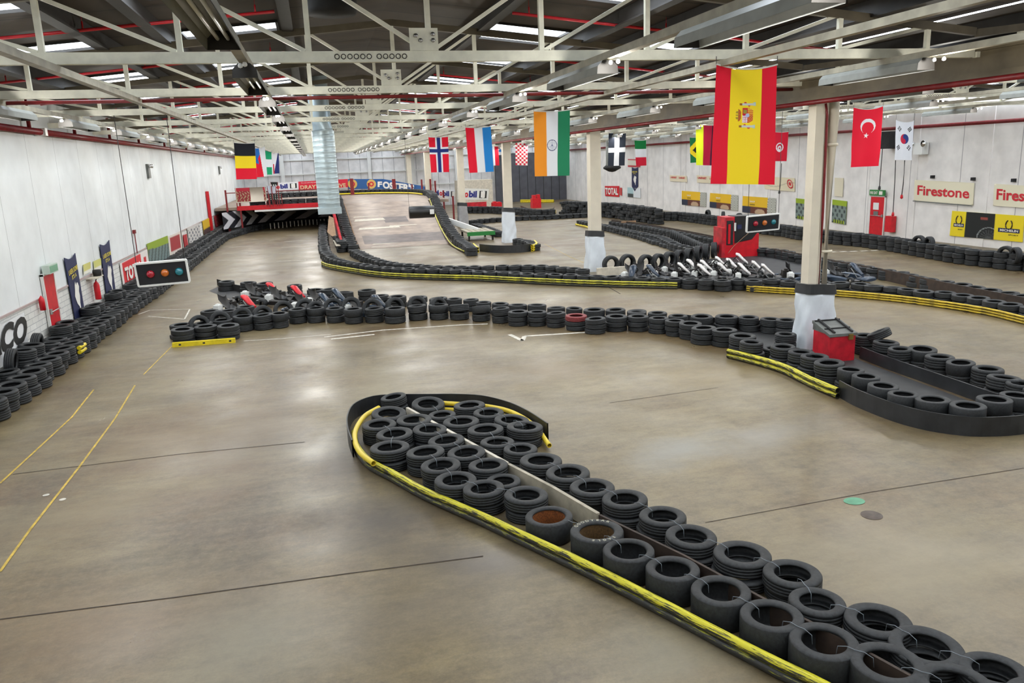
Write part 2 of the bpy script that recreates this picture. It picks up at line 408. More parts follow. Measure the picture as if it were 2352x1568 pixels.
def sheet(name, TL, TR, BR, BL, nu, nv, fn, parent=None, m=None, wave=None, thick=0, sag=0):
    """a printed sheet: fn(u, v) gives the colour printed there, u left to right, v top to bottom"""
    TL, TR, BR, BL = map(Vector, (TL, TR, BR, BL)); org = parent.location if parent else Vector((0, 0, 0))
    nrm = (TR-TL).cross(TL-BL).normalized(); vs = []; cols = []
    for j in range(nv+1):
        v = j/nv
        for i in range(nu+1):
            u = i/nu
            p = (TL.lerp(TR, u)).lerp(BL.lerp(BR, u), v)
            if wave: p = p + nrm*wave(u, v)
            if sag: p = p - Vector((0, 0, 1))*sag*(1-(2*u-1)**2)*(1-v)**2
            vs.append(tuple(p-org)); c = fn(u, v); cols.append((*c, 1))
    fs = [(j*(nu+1)+i, (j+1)*(nu+1)+i, (j+1)*(nu+1)+i+1, j*(nu+1)+i+1) for j in range(nv) for i in range(nu)]
    if thick:
        k = len(vs); q = [0, nu, (nv+1)*(nu+1)-1, nv*(nu+1)]
        for i in q: vs.append(tuple(Vector(vs[i])-nrm*thick)); cols.append(cols[i])
        fs += [(k, k+1, k+2, k+3)]
        for a in range(4): b = (a+1) % 4; fs.append((q[a], q[b], k+b, k+a))
    me = bpy.data.meshes.new(name); me.from_pydata(vs, [], fs)
    ca = me.color_attributes.new('print', 'FLOAT_COLOR', 'POINT'); ca.data.foreach_set('color', [x for c in cols for x in c])
    me.materials.append(m or M_print)
    if wave or sag: me.polygons.foreach_set('use_smooth', [True]*len(me.polygons))
    o = bpy.data.objects.new(name, me); COL.objects.link(o); o.parent = parent
    return o
ORD = ['zeroth', 'first', 'second', 'third', 'fourth', 'fifth', 'sixth', 'seventh', 'eighth', 'ninth', 'tenth', 'eleventh', 'twelfth',
       'thirteenth', 'fourteenth', 'fifteenth', 'sixteenth', 'seventeenth', 'eighteenth', 'nineteenth', 'twentieth']
def nth(i):
    if i <= 20: return ORD[i]
    tens = {2: 'twenty', 3: 'thirty', 4: 'forty', 5: 'fifty'}
    t, r = divmod(i, 10)
    return tens[t]+'-'+ORD[r] if r else {3: 'thirtieth', 4: 'fortieth', 5: 'fiftieth'}[t]
# ------------------------------------------------------------------ the building
XL = -7.24; Y_END = 86.0; Y_BACK = -5.0; Z_CH = 5.93
def xc(Y): return 10.72-.0215*(Y-15.4)          # the line of columns
def xr(Y): return 28.4-.022*(Y-33)              # the right-hand wall
def atR(px, py, off=0.0):
    v = _ray(px, py); k = (28.4+.022*33-off)/(v.x+.022*v.y); return v*k+Vector((0, 0, CAM_H))
def zr(x):
    return 7.45-.1*abs(x-1.6) if x < 10.6 else 7.40-.1*abs(x-19.3)
b = MB(); b.box(XL-.2, 30, Y_BACK, Y_END+.2, -.3, 0); floor = struct('floor', b, M_floor)
b = MB(); b.box(XL-.25, XL, Y_BACK, Y_END, 0, 6.58); struct('wall_left', b, M_walll)
b = MB(); y0, y1 = Y_BACK, Y_END
b.poly([(xr(y0), y0, 0), (xr(y1), y1, 0), (xr(y1), y1, 6.6), (xr(y0), y0, 6.6)]); b.poly([(xr(y0)+.3, y0, 0), (xr(y0)+.3, y0, 6.6), (xr(y1)+.3, y1, 6.6), (xr(y1)+.3, y1, 0)])
struct('wall_right', b, M_wallr)
b = MB(); b.box(XL-.2, 30, Y_END, Y_END+.3, 0, 7.6); struct('wall_end', b, M_end)
b = MB(); b.box(XL-.2, 30, Y_BACK-.2, Y_BACK, 0, 7.6); struct('wall_back', b, M_offw)
b = MB(); b.box(XL, XL+.035, 0, Y_END, 1.40, 1.45); struct('trim_1', b, mat('dado_strip', S(178, 160, 158), .6))
tn = 2
for px in (1335, 1572, 1765, 1990, 2098, 2262):            # pilasters of the right-hand wall
    p = atR(px, 400); b = MB(); b.box(p.x-.035, p.x+.05, p.y-.28, p.y+.28, 0, 6.5); struct('trim_%d' % tn, b, M_wallr); tn += 1
# end wall: girts and posts
for z in (3.85, 5.3, 2.3):
    b = MB(); b.box(XL, 27.2, Y_END-.12, Y_END, z-.06, z+.06); struct('trim_%d' % tn, b, M_girt); tn += 1
for px, wd in ((566+82, .35), (848, .35), (945, .5), (1048, .4), (1325, .5)):
    p = atY(px, 380, Y_END); b = MB(); b.box(p.x-wd/2, p.x+wd/2, Y_END-.35, Y_END, 0, 6.6); struct('trim_%d' % tn, b, M_girt); tn += 1
# charcoal shutter door in the end wall
a = atY(1133, 352, Y_END); c = atY(1312, 462, Y_END)
b = MB(); b.box(a.x, c.x, Y_END-.5, Y_END-.36, 0, 5.2); struct('door_1', b, M_door)

# roof: dark sheeting with openings, daylight panes in them
TY = [11.35+4.77*k for k in range(-3, 17)]
ceil = MB(); sky = []
def xs_of(c, half):
    out = [c-half]
    for k in (-6.8, -5.3, -3.8, -2.05, 2.05, 3.8, 5.3, 6.8): out.append(c+k)
    return sorted(out+[c, c+half])
for c, half in ((1.6, 8.95), (19.3, 8.8)):
    X = xs_of(c, half)
    for ty in [Y_BACK]+TY:
        ya = ty if ty == Y_BACK else ty
        segs = [(ya, TY[0])] if ty == Y_BACK else [(ty, ty+.3), (ty+.3, ty+2.2), (ty+2.2, ty+4.77)]
        for si, (s0, s1) in enumerate(segs):
            for i in range(len(X)-1):
                k = round(X[i]-c, 2); lit = ty != Y_BACK and si == 1 and k in (-3.8, 2.05, -6.8, 5.3) and s1 < Y_END
                P = [(X[i], s0, zr(X[i])), (X[i], s1, zr(X[i])), (X[i+1], s1, zr(X[i+1])), (X[i+1], s0, zr(X[i+1]))]
                if c > 10: P = [(x, y, 7.40-.1*abs(x-c)) for x, y, z in P]
                if lit: sky.append(P)
                else: ceil.quad(*P)
struct('ceiling', ceil, M_roof)
M_pane = bpy.data.materials.new('milky_rooflight_sheet'); M_pane.use_nodes = True
_n = M_pane.node_tree.nodes; _n.clear(); _o = _n.new('ShaderNodeOutputMaterial'); _a = _n.new('ShaderNodeBsdfTransparent'); _b = _n.new('ShaderNodeBsdfTranslucent')
_m = _n.new('ShaderNodeMixShader'); _m.inputs[0].default_value = .45; _a.inputs[0].default_value = (.95, .97, 1, 1); _b.inputs[0].default_value = (.9, .9, .9, 1)
M_pane.node_tree.links.new(_a.outputs[0], _m.inputs[1]); M_pane.node_tree.links.new(_b.outputs[0], _m.inputs[2]); M_pane.node_tree.links.new(_m.outputs[0], _o.inputs[0])
for i, P in enumerate(sky):
    x0, ya = P[0][0], P[0][1]; x1, yb = P[2][0], P[1][1]; z0, z1 = P[0][2], P[2][2]
    f = MB()
    for t in (0, .5, 1):
        yy = ya+(yb-ya)*t; f.bar((x0, yy, z0-.02), (x1, yy, z1-.02), .05, .05)
    for (xa, za) in ((x0, z0), (x1, z1)): f.bar((xa, ya, za-.02), (xa, yb, za-.02), .05, .05)
    fo = struct('window_%d' % (i+1), f, M_dark)
    pn = MB(); pn.quad(*[(x, y, z+.03) for x, y, z in P]); pn.build('pane', M_pane, fo)

# steel purlins running the length of the roof
pi_ = 0
for c, half, bay in ((1.6, 9, 'left'), (19.3, 8.8, 'right')):
    for k in (-7.1, -5.05, -4.0, -1.85, 1.85, 4.0, 5.05, 7.1):
        x = c+k; z = (7.45 if c < 10 else 7.40)-.1*abs(k)-.14
        b = MB(); b.box(x-.05, x+.05, 2, Y_END, z-.11, z+.13); b.box(x-.1, x+.1, 2, Y_END, z-.14, z-.11)
        side = 'left' if k < 0 else 'right'; pos = {7.1: 'outermost', 5.05: 'second from the outside', 4.0: 'third from the outside', 1.85: 'next to the ridge'}[abs(k)]
        b.build('roof_purlin', M_dark, label='dark steel purlin, %s, %s slope of the %s bay roof' % (pos, side, bay), cat='purlin', group='roof purlins of the %s bay' % bay)

# trusses
M_chord = mat('dark_chord_paint', S(92, 84, 68), .6, noise=.25, nscale=3)  # top chord toned darker than the rest of the truss
def truss_parts(c, half, zc, kmax, far):
    tz = lambda x: zc-.1*abs(x-c)-.30
    root = empty('roof_truss', (c, 0, 0)); out = []
    def add(name, mb, m=M_steel):
        if far: out.append(mb)
        else: mb.build(name, m, root)
    b = MB(); b.box(-half, half, -.05, .05, Z_CH-.07, Z_CH+.07); add('bottom_chord', b)
    b = MB(); b.bar((-half, 0, tz(c-half)), (0, 0, tz(c)), .09, .12); b.bar((0, 0, tz(c)), (half, 0, tz(c+half)), .09, .12); add('top_chord', b, M_chord)
    X = [1.62*k*(half/9) for k in range(-kmax, kmax+1)]
    for x in X:
        b = MB(); b.box(x-.035, x+.035, -.035, .035, Z_CH+.07, tz(c+x)); add('post', b)
    for i, x in enumerate(X):
        k = i-kmax
        for s in ((-1, 1) if k == 0 else (1 if k > 0 else -1,)):
            x2 = x+s*1.62*half/9
            if abs(x2) > half: continue
            b = MB(); b.bar((x+s*.05, .03, Z_CH+.08), (x2, .03, tz(c+x2)), .05, .07, up=(0, 1, 0)); add('brace', b)
    b = MB(); b.box(-.27, .12, -.07, -.055, Z_CH+.07, Z_CH+.36)
    add('gusset_plate', b, M_steel)
    if not far:
        b = MB()
        for (x, z) in ((-.18, .26), (-.12, .20), (.05, .28), (.05, .20)):
            b = MB(); b.lathe([(.0, 0), (.028, 0), (.028, .02), (.0, .02)], 8, Matrix.Translation((x, -.07, Z_CH+z)) @ Matrix.Rotation(PI/2, 4, 'X')); b.build('bolt', M_metal, root)
        for q in range(11):
            b = MB(); x = -1.25+q*.085+(.05 if q > 5 else 0); b.lathe([(.026, 0), (.036, 0), (.036, .006), (.026, .006)], 10, Matrix.Translation((x, -.051, Z_CH)) @ Matrix.Rotation(PI/2, 4, 'X'), closed=True); b.build('ring_mark', M_dark, root)
    if far:
        m = MB()
        for q in out:
            k = len(m.v); m.v += q.v; m.f += [tuple(k+i for i in f) for f in q.f]
        bpy.data.objects.remove(root); root = m.build('roof_truss', M_steel)
    return root
for bay, c, half, zc, kmax in (('left', 1.68, 8.92, 7.45, 5), ('right', 19.25, 8.6, 7.40, 5)):
    near = truss_parts(c, half, zc, kmax, False); farp = truss_parts(c, half, zc, kmax, True)
    n = 0
    for k, ty in enumerate(TY):
        if ty < 10 or ty > Y_END-1: continue
        n += 1; src = near if n <= 6 else farp
        r = src if n in (1, 7) else copy_tree(src)
        r.location = (c, ty, 0)
        tag(r, 'cream painted steel roof truss, %s from the camera in the %s bay' % (nth(n), bay), 'truss', 'roof trusses of the %s bay' % bay)

# red main under the second truss, sprinkler pipes under the roof
b = MB(); b.tube([(XL+.4, 16.3, 5.81), (xc(15.8)-.2, 16.3, 5.81)], .035, 10)
b.build('fire_main', M_darkred, label='dark red pipe slung under the second roof truss', cat='pipe')
n = 0
for k, ty in enumerate(TY):
    if ty < 10 or ty > 80: continue
    n += 1; y = ty+2.85
    for s, word in ((-1, 'left'), (1, 'right')):
        r = empty('sprinkler_pipe', (1.6+s*2.0, y, 0))
        b = MB(); b.tube([(0, 0, 7.45-.2-.25), (s*6.4, 0, 7.45-.84-.25)], .026, 8); b.build('pipe_run', M_red_pipe, r)
        for q in (.3, 2.9, 5.6):
            b = MB(); z = 7.45-.2-.1*q-.25; b.tube([(s*q, 0, z), (s*q, 0, z+.13)], .014, 6); b.tube([(s*q, 0, z+.13), (s*q, 0, z+.24)], .004, 4); b.build('sprinkler_head', M_red_pipe, r)
        tag(r, 'red sprinkler pipe on the %s roof slope beyond the %s truss' % (word, nth(n)), 'pipe', 'sprinkler pipes on the %s roof slope' % word)

# valley beam on the columns and the red pipe along it
b = MB(); ya, yb = 4.0, Y_END-1
for (x0, x1, z0, z1) in ((-.17, .17, 5.52, 5.62), (-.10, .10, 5.62, 5.95), (-.17, .17, 5.95, 6.02)):
    P = [(xc(ya)+x0, ya), (xc(ya)+x1, ya), (xc(yb)+x1, yb), (xc(yb)+x0, yb)]
    for zz in (z0, z1): b.poly([(x, y, zz) for x, y in (P if zz == z1 else P[::-1])])
    for i in range(4):
        p, q = P[i], P[(i+1) % 4]; b.quad((*p, z0), (*q, z0), (*q, z1), (*p, z1))
b.build('valley_beam', M_beam, label='big stained beam running over the row of columns', cat='beam')
b = MB(); b.tube([(xc(ya)-.24, ya, 5.47), (xc(yb)-.24, yb, 5.47)], .05, 10)
b.build('fire_main', M_darkred, label='dark red pipe along the underside of the beam over the columns', cat='pipe')
b = MB(); b.tube([(XL+.16, 5, 5.70), (XL+.16, 84, 5.70)], .085, 12)
rp = b.build('fire_main', M_darkred, label='thick red pipe along the top of the left wall', cat='pipe')
for i, y in enumerate((19.6, 23.5, 27.6, 32.0, 37, 43, 50, 58)):
    b = MB(); b.tube([(XL+.16, y, 5.75), (XL+.16, y, 6.5)], .05, 8); b.build('riser', M_darkred, rp)
b = MB(); b.box(XL+.03, XL+.29, 24.3, 24.5, 5.6, 5.8); b.build('pipe_coupling', M_white, rp)
for (ya, yb) in ((27, 50), (50, 84)):
    b = MB(); b.tube([(xr(ya)-.2, ya, 5.35), (xr(yb)-.2, yb, 5.35)], .08, 8)
    b.build('fire_main', M_darkred, label='red pipe along the top of the right wall, %s part' % ('nearer' if ya < 40 else 'farther'), cat='pipe')

# trunking rails with fluorescent fittings
def fitting(tubem=M_tube):
    r = empty('light_fitting')
    b = MB(); L = 1.2
    pr = [(-.15, -.17), (-.14, -.07), (-.07, 0), (.07, 0), (.14, -.07), (.15, -.17)]
    for i in range(5):
        (xa, za), (xb, zb) = pr[i], pr[i+1]; b.quad((xa, -L, za), (xb, -L, zb), (xb, L, zb), (xa, L, za)); b.quad((xa*.97, -L, za), (xa*.97, L, za), (xb*.97, L, zb-.004), (xb*.97, -L, zb-.004))
    b.build('reflector', M_refl, r)
    for y in (-L, L):
        b = MB(); b.poly([(x, y, z) for x, z in pr]); b.build('end_cap', M_dark, r)
    for x in (-.045, .045):
        b = MB(); b.tube([(x, -L+.02, -.075), (x, L-.02, -.075)], .018, 8); b.build('lamp_tube', tubem, r)
    b = MB(); b.lathe([(0, -.03), (.025, -.02), (.03, .0), (.02, .025), (0, .03)], 10, Matrix.Translation((.03, -L-.30, -.05))); b.build('lamp_holder', M_white, r)
    b = MB(); b.lathe([(0, -.03), (.025, -.02), (.03, .0), (.02, .025), (0, .03)], 10, Matrix.Translation((-.03, -L-.18, -.05))); b.build('lamp_holder', M_white, r)
    return r
LA = bpy.data.lights.new('fitting_light', 'AREA'); LA.shape = 'RECTANGLE'; LA.size = .16; LA.size_y = 2.2; LA.energy = LAMP_W; LA.color = (1.0, .975, .93)
LB = bpy.data.lights.new('chord_fill_light', 'POINT'); LB.shadow_soft_size = .03; LB.energy = FILL_W; LB.color = (1.0, .97, .90)
fit0 = fitting(); fit_off = fitting(M_white); first = True; off_used = []
def rail(xa, xb, name, y0=2.0, y1=84.0, lamps=True, nskip=1):
    global first
    b = MB(); a = Vector((xa, y0, 5.80)); c = Vector((xb, y1, 5.80)); b.bar(a, c, .11, .09)
    b.build('cable_trunking', M_rail, label='pale trunking rail for lamps, %s' % name, cat='rail', group='trunking rails under the trusses')
    if not lamps: return
    n = 0
    for k in range(-2, 16, nskip):
        y = 11.6+4.77*k
        if y > y1-1 or y < y0: continue
        x = xa+(xb-xa)*(y-y0)/(y1-y0)
        dark = abs(xa+.70) < .01 and k in (-1, 0)          # two fittings hang unlit
        if dark: r = fit_off if not off_used else copy_tree(fit_off); off_used.append(1)
        else: r = fit0 if first else copy_tree(fit0); first = False
        r.location = (x, y, 5.75)
        n += 1
        tag(r, ('unlit ' if dark else '')+'grey twin-tube lamp fitting, %s along, on the rail %s' % (nth(n), name), 'light fitting', 'lamp fittings on the rail %s' % name)
        if dark: continue
        lo = bpy.data.objects.new('fitting_light', LA); COL.objects.link(lo); lo.location = (x, y, 5.75-.16)
        lp = bpy.data.objects.new('chord_fill_light', LB); COL.objects.link(lp); lp.location = (x, y-1.60, 5.64)  # added fill clear of the fitting, brightens the chords and walls
rail(-5.25, -5.35, 'nearest the left wall')
rail(-3.0, -3.1, 'second from the left wall', lamps=False)
rail(-.70, -.75, 'third from the left wall')
rail(3.9, 4.1, 'fourth from the left wall')
rail(6.1, 6.1, 'fifth from the left wall', lamps=False)
rail(9.0, 8.3, 'just left of the columns')
rail(13.2, 12.4, 'just right of the columns', y0=8)
rail(17.6, 16.8, 'second right of the columns', y0=8)
rail(20.2, 19.4, 'third right of the columns', y0=8, lamps=False)
rail(23.6, 22.6, 'nearest the right wall', y0=8)

# ------------------------------------------------------------------ columns
def column(Y, px, py, n, near, wrapm, zw):
    p = at(px, py, 0); x, y = p.x, p.y
    r = empty('column', (x, y, 0))
    b = MB(); b.box(-.32, -.10, -.14, .14, 0, 5.55) if near else b.box(-.22, .22, -.2, .2, 0, 5.55)
    b.build('shaft', M_col, r)
    if near:
        b = MB(); b.box(-.10, .02, -.10, .14, 0, 5.5); b.build('web', M_col, r)
        b = MB(); b.tube([(.155, -.06, 0), (.155, -.06, 5.1), (.17, -.04, 5.5)], .125, 16)
        for z in (2.2, 4.55): b.lathe([(.125, z), (.14, z+.01), (.14, z+.05), (.125, z+.06)], 16, Matrix.Translation((.155, -.06, 0)))
        b.build('downpipe', M_col, r)
        b = MB(); b.tube([(-.035, -.14, .9), (-.03, -.14, 3.0), (-.045, -.14, 5.2), (-.1, -.14, 5.45)], .028, 8)
        b.build('fire_riser', M_darkred, r)
    # padded wrap with its black band
    b = MB(); hx, hy = (.37, .29) if near else (.32, .30)
    prof = []
    N = 44; Z = [zw*q/12 for q in range(13)]; k = len(b.v)
    for j, z in enumerate(Z):
        for i in range(N):
            a = 2*PI*i/N; q = 1.0+(.10 if near else .22)*(1-z/zw)+.045*math.sin(3*a+z*5)+.03*math.sin(7*a-z*9)+.02*math.sin(13*a+z*14)
            cx, sx = math.cos(a), math.sin(a); s4 = (abs(cx)**6+abs(sx)**6)**(-1/6)
            b.v.append((hx*q*cx*s4-(.02 if near else 0), hy*q*sx*s4, z))
    for j in range(len(Z)-1):
        for i in range(N):
            i2 = (i+1) % N; b.smooth.add(len(b.f)); b.f.append((k+j*N+i, k+j*N+i2, k+(j+1)*N+i2, k+(j+1)*N+i))
    b.f.append(tuple(k+(len(Z)-1)*N+i for i in range(N)))
    b.build('padding', wrapm, r)
    b = MB(); k = 0
    for j, z in enumerate((zw-.06, zw+.16)):
        for i in range(N):
            a = 2*PI*i/N; cx, sx = math.cos(a), math.sin(a); s4 = (abs(cx)**6+abs(sx)**6)**(-1/6)
            b.v.append(((hx+.03-.02*j)*cx*s4-(.02 if near else 0), (hy+.03-.02*j)*sx*s4, z-.04*math.cos(a-.6)))
    for i in range(N): i2 = (i+1) % N; b.f.append((i, i2, N+i2, N+i))
    b.f.append(tuple(N+i for i in range(N))); b.build('black_band', M_belt, r)
    tag(r, ('cream square column with white padded base, downpipe and red pipe, nearest the camera' if near else
            'cream square column with %s padded base, %s from the camera' % ('white' if wrapm is M_wrap else 'grey', nth(n))), 'column')
    return r
column(0, 1868, 795, 1, True, M_wrap, 1.32)
column(0, 1367, 621, 2, False, M_wrap, 1.45)
column(0, 1170, 556, 3, False, M_wrap, 1.75)
column(0, 1064, 519, 4, False, M_wrapg, 1.5)
for k, Y in enumerate((69.5, 81.5)):
    b = MB(); b.box(-.25, .25, -.25, .25, 0, 5.5); o = b.build('column', M_col, label='plain cream column, %s beyond the grey padded one' % ('first' if k == 0 else 'second'), cat='column'); o.location = (xc(Y), Y, 0)
# ------------------------------------------------------------------ tyres
def tyre_profile(hole, sq, lean):
    """closed outline in units of radius and half width"""
    o = [(hole, .62), (hole+.015, .80), (hole+.07, .93), ((hole+1)/2+.01, 1.0), (.90, .97), (.965, .86), (.992, .72)]
    if sq: o = [(hole, .80), (hole+.02, .93), (hole+.09, 1.0), (.90, .99), (.965, .95), (.992, .88)]
    g = []
    if not sq:
        for z in (.42, 0, -.42): g += [(1, z+.05), (.988, z+.03), (.988, z-.03), (1, z-.05)]
    outer = o+g+[(r, -z) for r, z in o[::-1]]
    inner = [(hole+.03, -.60), (.86, -.72), (.93, -.5), (.94, 0), (.93, .5), (.86, .72), (hole+.03, .60)]
    if sq: inner = [(hole+.03, -.76), (.88, -.86), (.93, -.7), (.94, 0), (.93, .7), (.88, .86), (hole+.03, .76)]
    return outer+inner
def tyre_mesh(name, hole, sq, n):
    b = MB(); b.lathe([(r, z*.5) for r, z in tyre_profile(hole, sq, 0)], n, closed=True); return b
TMB = {('road', 1): tyre_mesh('r', .60, False, 44), ('slick', 1): tyre_mesh('s', .63, True, 44), ('wide', 1): tyre_mesh('w', .68, True, 44),
       ('road', 0): tyre_mesh('r', .60, False, 20)}
TME = {k: v.mesh('tyre', M_tyre) for k, v in TMB.items()}
TY_ALL = []
def tyre(x, y, z, R, w, label, group, kind='road', tilt=None, up=None, prio=1.0, m=None):
    """z is the underside of the tyre; up = heading of the axle of a tyre that stands on its tread"""
    if up is None:
        M = Matrix.Translation((x, y, z+w/2)) @ (Matrix.Rotation(tilt[1], 4, (math.cos(tilt[0]), math.sin(tilt[0]), 0)) if tilt else Matrix.Identity(4)) @ Matrix.Rotation(random.random()*6, 4, 'Z') @ Matrix.Diagonal((R, R, w, 1))
    else:
        M = Matrix.Translation((x, y, z+R)) @ Matrix.Rotation(up, 4, 'Z') @ Matrix.Rotation(PI/2+(tilt[1] if tilt else 0), 4, 'X') @ Matrix.Diagonal((R, R, w, 1))
    TY_ALL.append(dict(M=M, label=label, group=group, kind=kind, d=(Vector((x, y, z))-Vector((0, 0, CAM_H))).length*prio, m=m))
def stack(px, py, wpx, layers, row, i, end, group, kinds=None, tilt=None, ztop=None, lean=.03, m=None, Rfix=None):
    zt = sum(layers) if ztop is None else ztop
    p = at(px, py, zt); dist = (p-Vector((0, 0, CAM_H))).dot(C_F)
    R = Rfix or max(.235, min(.305, wpx*dist/F_PX/2))
    z = zt-sum(layers)
    for j, w in enumerate(layers):
        top = j == len(layers)-1
        dx, dy = (0, 0) if top else (random.uniform(-lean, lean), random.uniform(-lean, lean))
        word = {1: ['single'], 2: ['lower', 'upper'], 3: ['bottom', 'middle', 'top']}[len(layers)][j]
        lab = '%s%s tyre, %s from %s, %s' % ('' if m is None or not top else 'red painted ', ('black '+word) if len(layers) == 1 else word+' black', nth(i)+(' stack' if len(layers) > 1 else ''), end, row)
        if m is not None and top: lab = 'top tyre painted red, only red one, '+row
        rr = R if top else max(.24, R+random.uniform(-.012, .012))
        tyre(p.x+dx, p.y+dy, z, rr, w*(1 if top else .985), lab, group, kinds[j] if kinds else 'road', tilt if top else None, prio=1.0 if top else 1.35, m=m if top else None)
        z += w
    return p, R

# -- foreground island: rounded head, far to near
Hd = [(904, 909, 64, 2), (983, 924, 76, 2), (1078, 928, 73, 2), (1122, 945, 71, 2), (893, 946, 89, 2), (1175, 962, 82, 2), (1015, 950, 61, 2), (1205, 977, 84, 2),
      (951, 961, 82, 2), (1059, 965, 84, 2), (871, 972, 79, 2), (987, 983, 80, 2), (1115, 983, 84, 2), (906, 993, 85, 2), (1142, 1012, 79, 2), (1025, 1008, 85, 2),
      (895, 1024, 96, 2), (1195, 1028, 79, 2), (977, 1035, 89, 2), (1071, 1036, 89, 2), (1012, 1065, 93, 2), (1121, 1065, 92, 2), (1046, 1099, 98, 2), (1156, 1101, 69, 2), (1111, 1118, 97, 2), (1208, 1133, 102, 2)]
for i, (x, y, wp, n) in enumerate(Hd):
    t = (random.uniform(0, 6), random.uniform(-.05, .05))
    if i == 0: t = (PI/2, -.12)
    if i == 1: t = (.2, .16)
    if i == 5: t = (1.2, .1)
    if i == 4: t = (.3, .12)
    stack(x, y, wp, [.15, .165] if i != 23 else [.13, .14], 'rounded head of foreground island', i+1, 'its far tip', 'tyres in the head of the foreground island', tilt=t, Rfix=.24 if i in (0, 23, 6) else None)
Rr = [(1242, 1054, 102), (1304, 1082, 102), (1360, 1115, 104), (1435, 1142, 105), (1522, 1181, 108), (1587, 1227, 117), (1705, 1268, 133), (1820, 1312, 131), (1877, 1377, 126), (2017, 1419, 147), (2128, 1480, 163), (2285, 1535, 150), (2400, 1600, 160)]
RIGHT_TOP = []
for i, (x, y, wp) in enumerate(Rr):
    p, R = stack(x, y, wp, [.14, .165], 'right row of foreground island', i+1, 'the head', 'tyres in the right row of the foreground island', tilt=(random.uniform(0, 6), random.uniform(-.05, .05)), lean=.05)
    RIGHT_TOP.append((p, R))
Lr = [(1261, 1183, 110), (1371, 1217, 124), (1444, 1261, 119), (1545, 1303, 124), (1656, 1353, 136), (1773, 1410, 143), (1893, 1469, 155), (2040, 1519, 166), (2196, 1568, 168), (2330, 1625, 170)]
LEFT_TOP = []
for i, (x, y, wp) in enumerate(Lr):
    h = .28 if i == 0 else .31
    p = at(x, y, h); dist = (p-Vector((0, 0, CAM_H))).dot(C_F); R = max(.26, min(.31, wp*dist/F_PX/2))
    lab = 'wide slick tyre, %s from the head, left row of foreground island' % nth(i+1)
    if i == 0: lab = 'wide slick tyre with rusty inside, first in left row of foreground island'
    if i == 1: lab = 'wide slick tyre with faded lettering, second in left row of foreground island'
    tyre(p.x, p.y, 0, R, h, lab, 'slick tyres in the left row of the foreground island', 'wide' if i in (0, 2) else 'slick', tilt=(random.uniform(0, 6), random.uniform(0, .02)))
    LEFT_TOP.append((p, R, h))

# -- right-hand island
def z3(x, y): return 1400+x/2.4706, 650+y/2.47
RF = [(805, 330, 130), (985, 355, 140), (1088, 385, 145), (1165, 410, 155), (1248, 445, 165), (1370, 487, 145), (1455, 525, 150), (1553, 578, 165), (1668, 625, 165), (1835, 655, 185), (2035, 690, 190), (2185, 655, 185), (2310, 632, 170)]
for i, (x, y, wp) in enumerate(RF):
    q = z3(x, y); stack(q[0], q[1], wp/2.47, [.19, .23], 'front row of right-hand island', i+1, 'its left end', 'tyres in the front row of the right-hand island', kinds=['road', 'slick'] if i > 4 else None, tilt=(random.uniform(0, 6), random.uniform(-.05, .05)))
RB = [(1450, 292, 130), (1570, 330, 140), (1650, 368, 115), (1775, 370, 155), (1875, 412, 155), (1995, 447, 150), (2148, 480, 165), (2240, 530, 175), (2335, 562, 150), (2440, 600, 160)]
for i, (x, y, wp) in enumerate(RB):
    q = z3(x, y); stack(q[0], q[1], wp/2.47, [.19, .23], 'back row of right-hand island', i+1, 'the red bin', 'tyres in the back row of the right-hand island', kinds=['road', 'slick'] if i in (3, 5) else None, tilt=(random.uniform(0, 6), random.uniform(-.08, .08)))
p = at(*z3(1530, 310), .4); tyre(p.x, p.y, .22, .25, .18, 'small tyre tipped up behind the red bin, back row of right-hand island', 'tipped tyres of the right-hand island', up=.7, tilt=(0, 1.1))
p = at(*z3(940, 345), .3); tyre(p.x, p.y, 0, .27, .22, 'low black tyre inside right-hand island, left of the white column base', 'low tyres inside the right-hand island')
for i, (x, y) in enumerate(((1005, 205), (1000, 285), (1270, 222))):
    q = z3(x, y); stack(q[0], q[1], 48, [.19, .2], 'by first column base', i+1, 'the left', 'tyres beside the first column')

# -- long curved middle barrier, front row from the yellow bar end
def zA(x, y): return 380+x/4.523, 600+y/4.523
def zB(x, y): return 780+x/3.267, 650+y/3.267
MF = [(zA(175, 700), 51, 3), (zA(415, 668), 53, 3), (zA(650, 660), 49, 3), (zA(805, 565), 45, 2), (zA(1010, 550), 45, 2), (zA(1180, 535), 40, 2), (zA(1370, 490), 41, 2), (zA(1560, 480), 41, 2), (zA(1755, 480), 40, 2), (zA(1950, 490), 42, 2),
      (zA(2170, 480), 44, 2), (zB(415, 185), 47, 2), (zB(580, 165), 43, 2), (zB(740, 160), 46, 2), (zB(895, 160), 46, 2), (zB(1062, 170), 43, 2), (zB(1210, 183), 40, 2), (zB(1340, 210), 47, 3), (zB(1483, 212), 44, 3), (zB(1625, 220), 44, 3),
      (zB(1775, 240), 50, 3), (zB(1920, 262), 47, 3), (zB(2078, 245), 50, 3), (z3(162, 185), 48, 3), (z3(280, 195), 45, 3), (z3(370, 210), 45, 3), (z3(460, 225), 52, 3), (z3(535, 250), 56, 3), (z3(652, 262), 58, 3), (z3(755, 295), 62, 3)]
for i, (q, wp, n) in enumerate(MF):
    lay = [.21, .22] if n == 2 else ([.125, .13, .135] if i > 5 else [.115, .13, .14])
    if i == 29: lay = [.18, .21]
    stack(q[0], q[1], wp, lay, 'front row of long middle barrier', i+1, 'yellow bar', 'tyres in the front row of the middle barrier', kinds=['slick', 'slick'] if n == 2 and i % 2 else None,
          tilt=(random.uniform(0, 6), random.uniform(-.06, .06)) if i not in (14, 15) else (PI, .2), m=M_tyre_red if i == 20 else None, lean=.02)
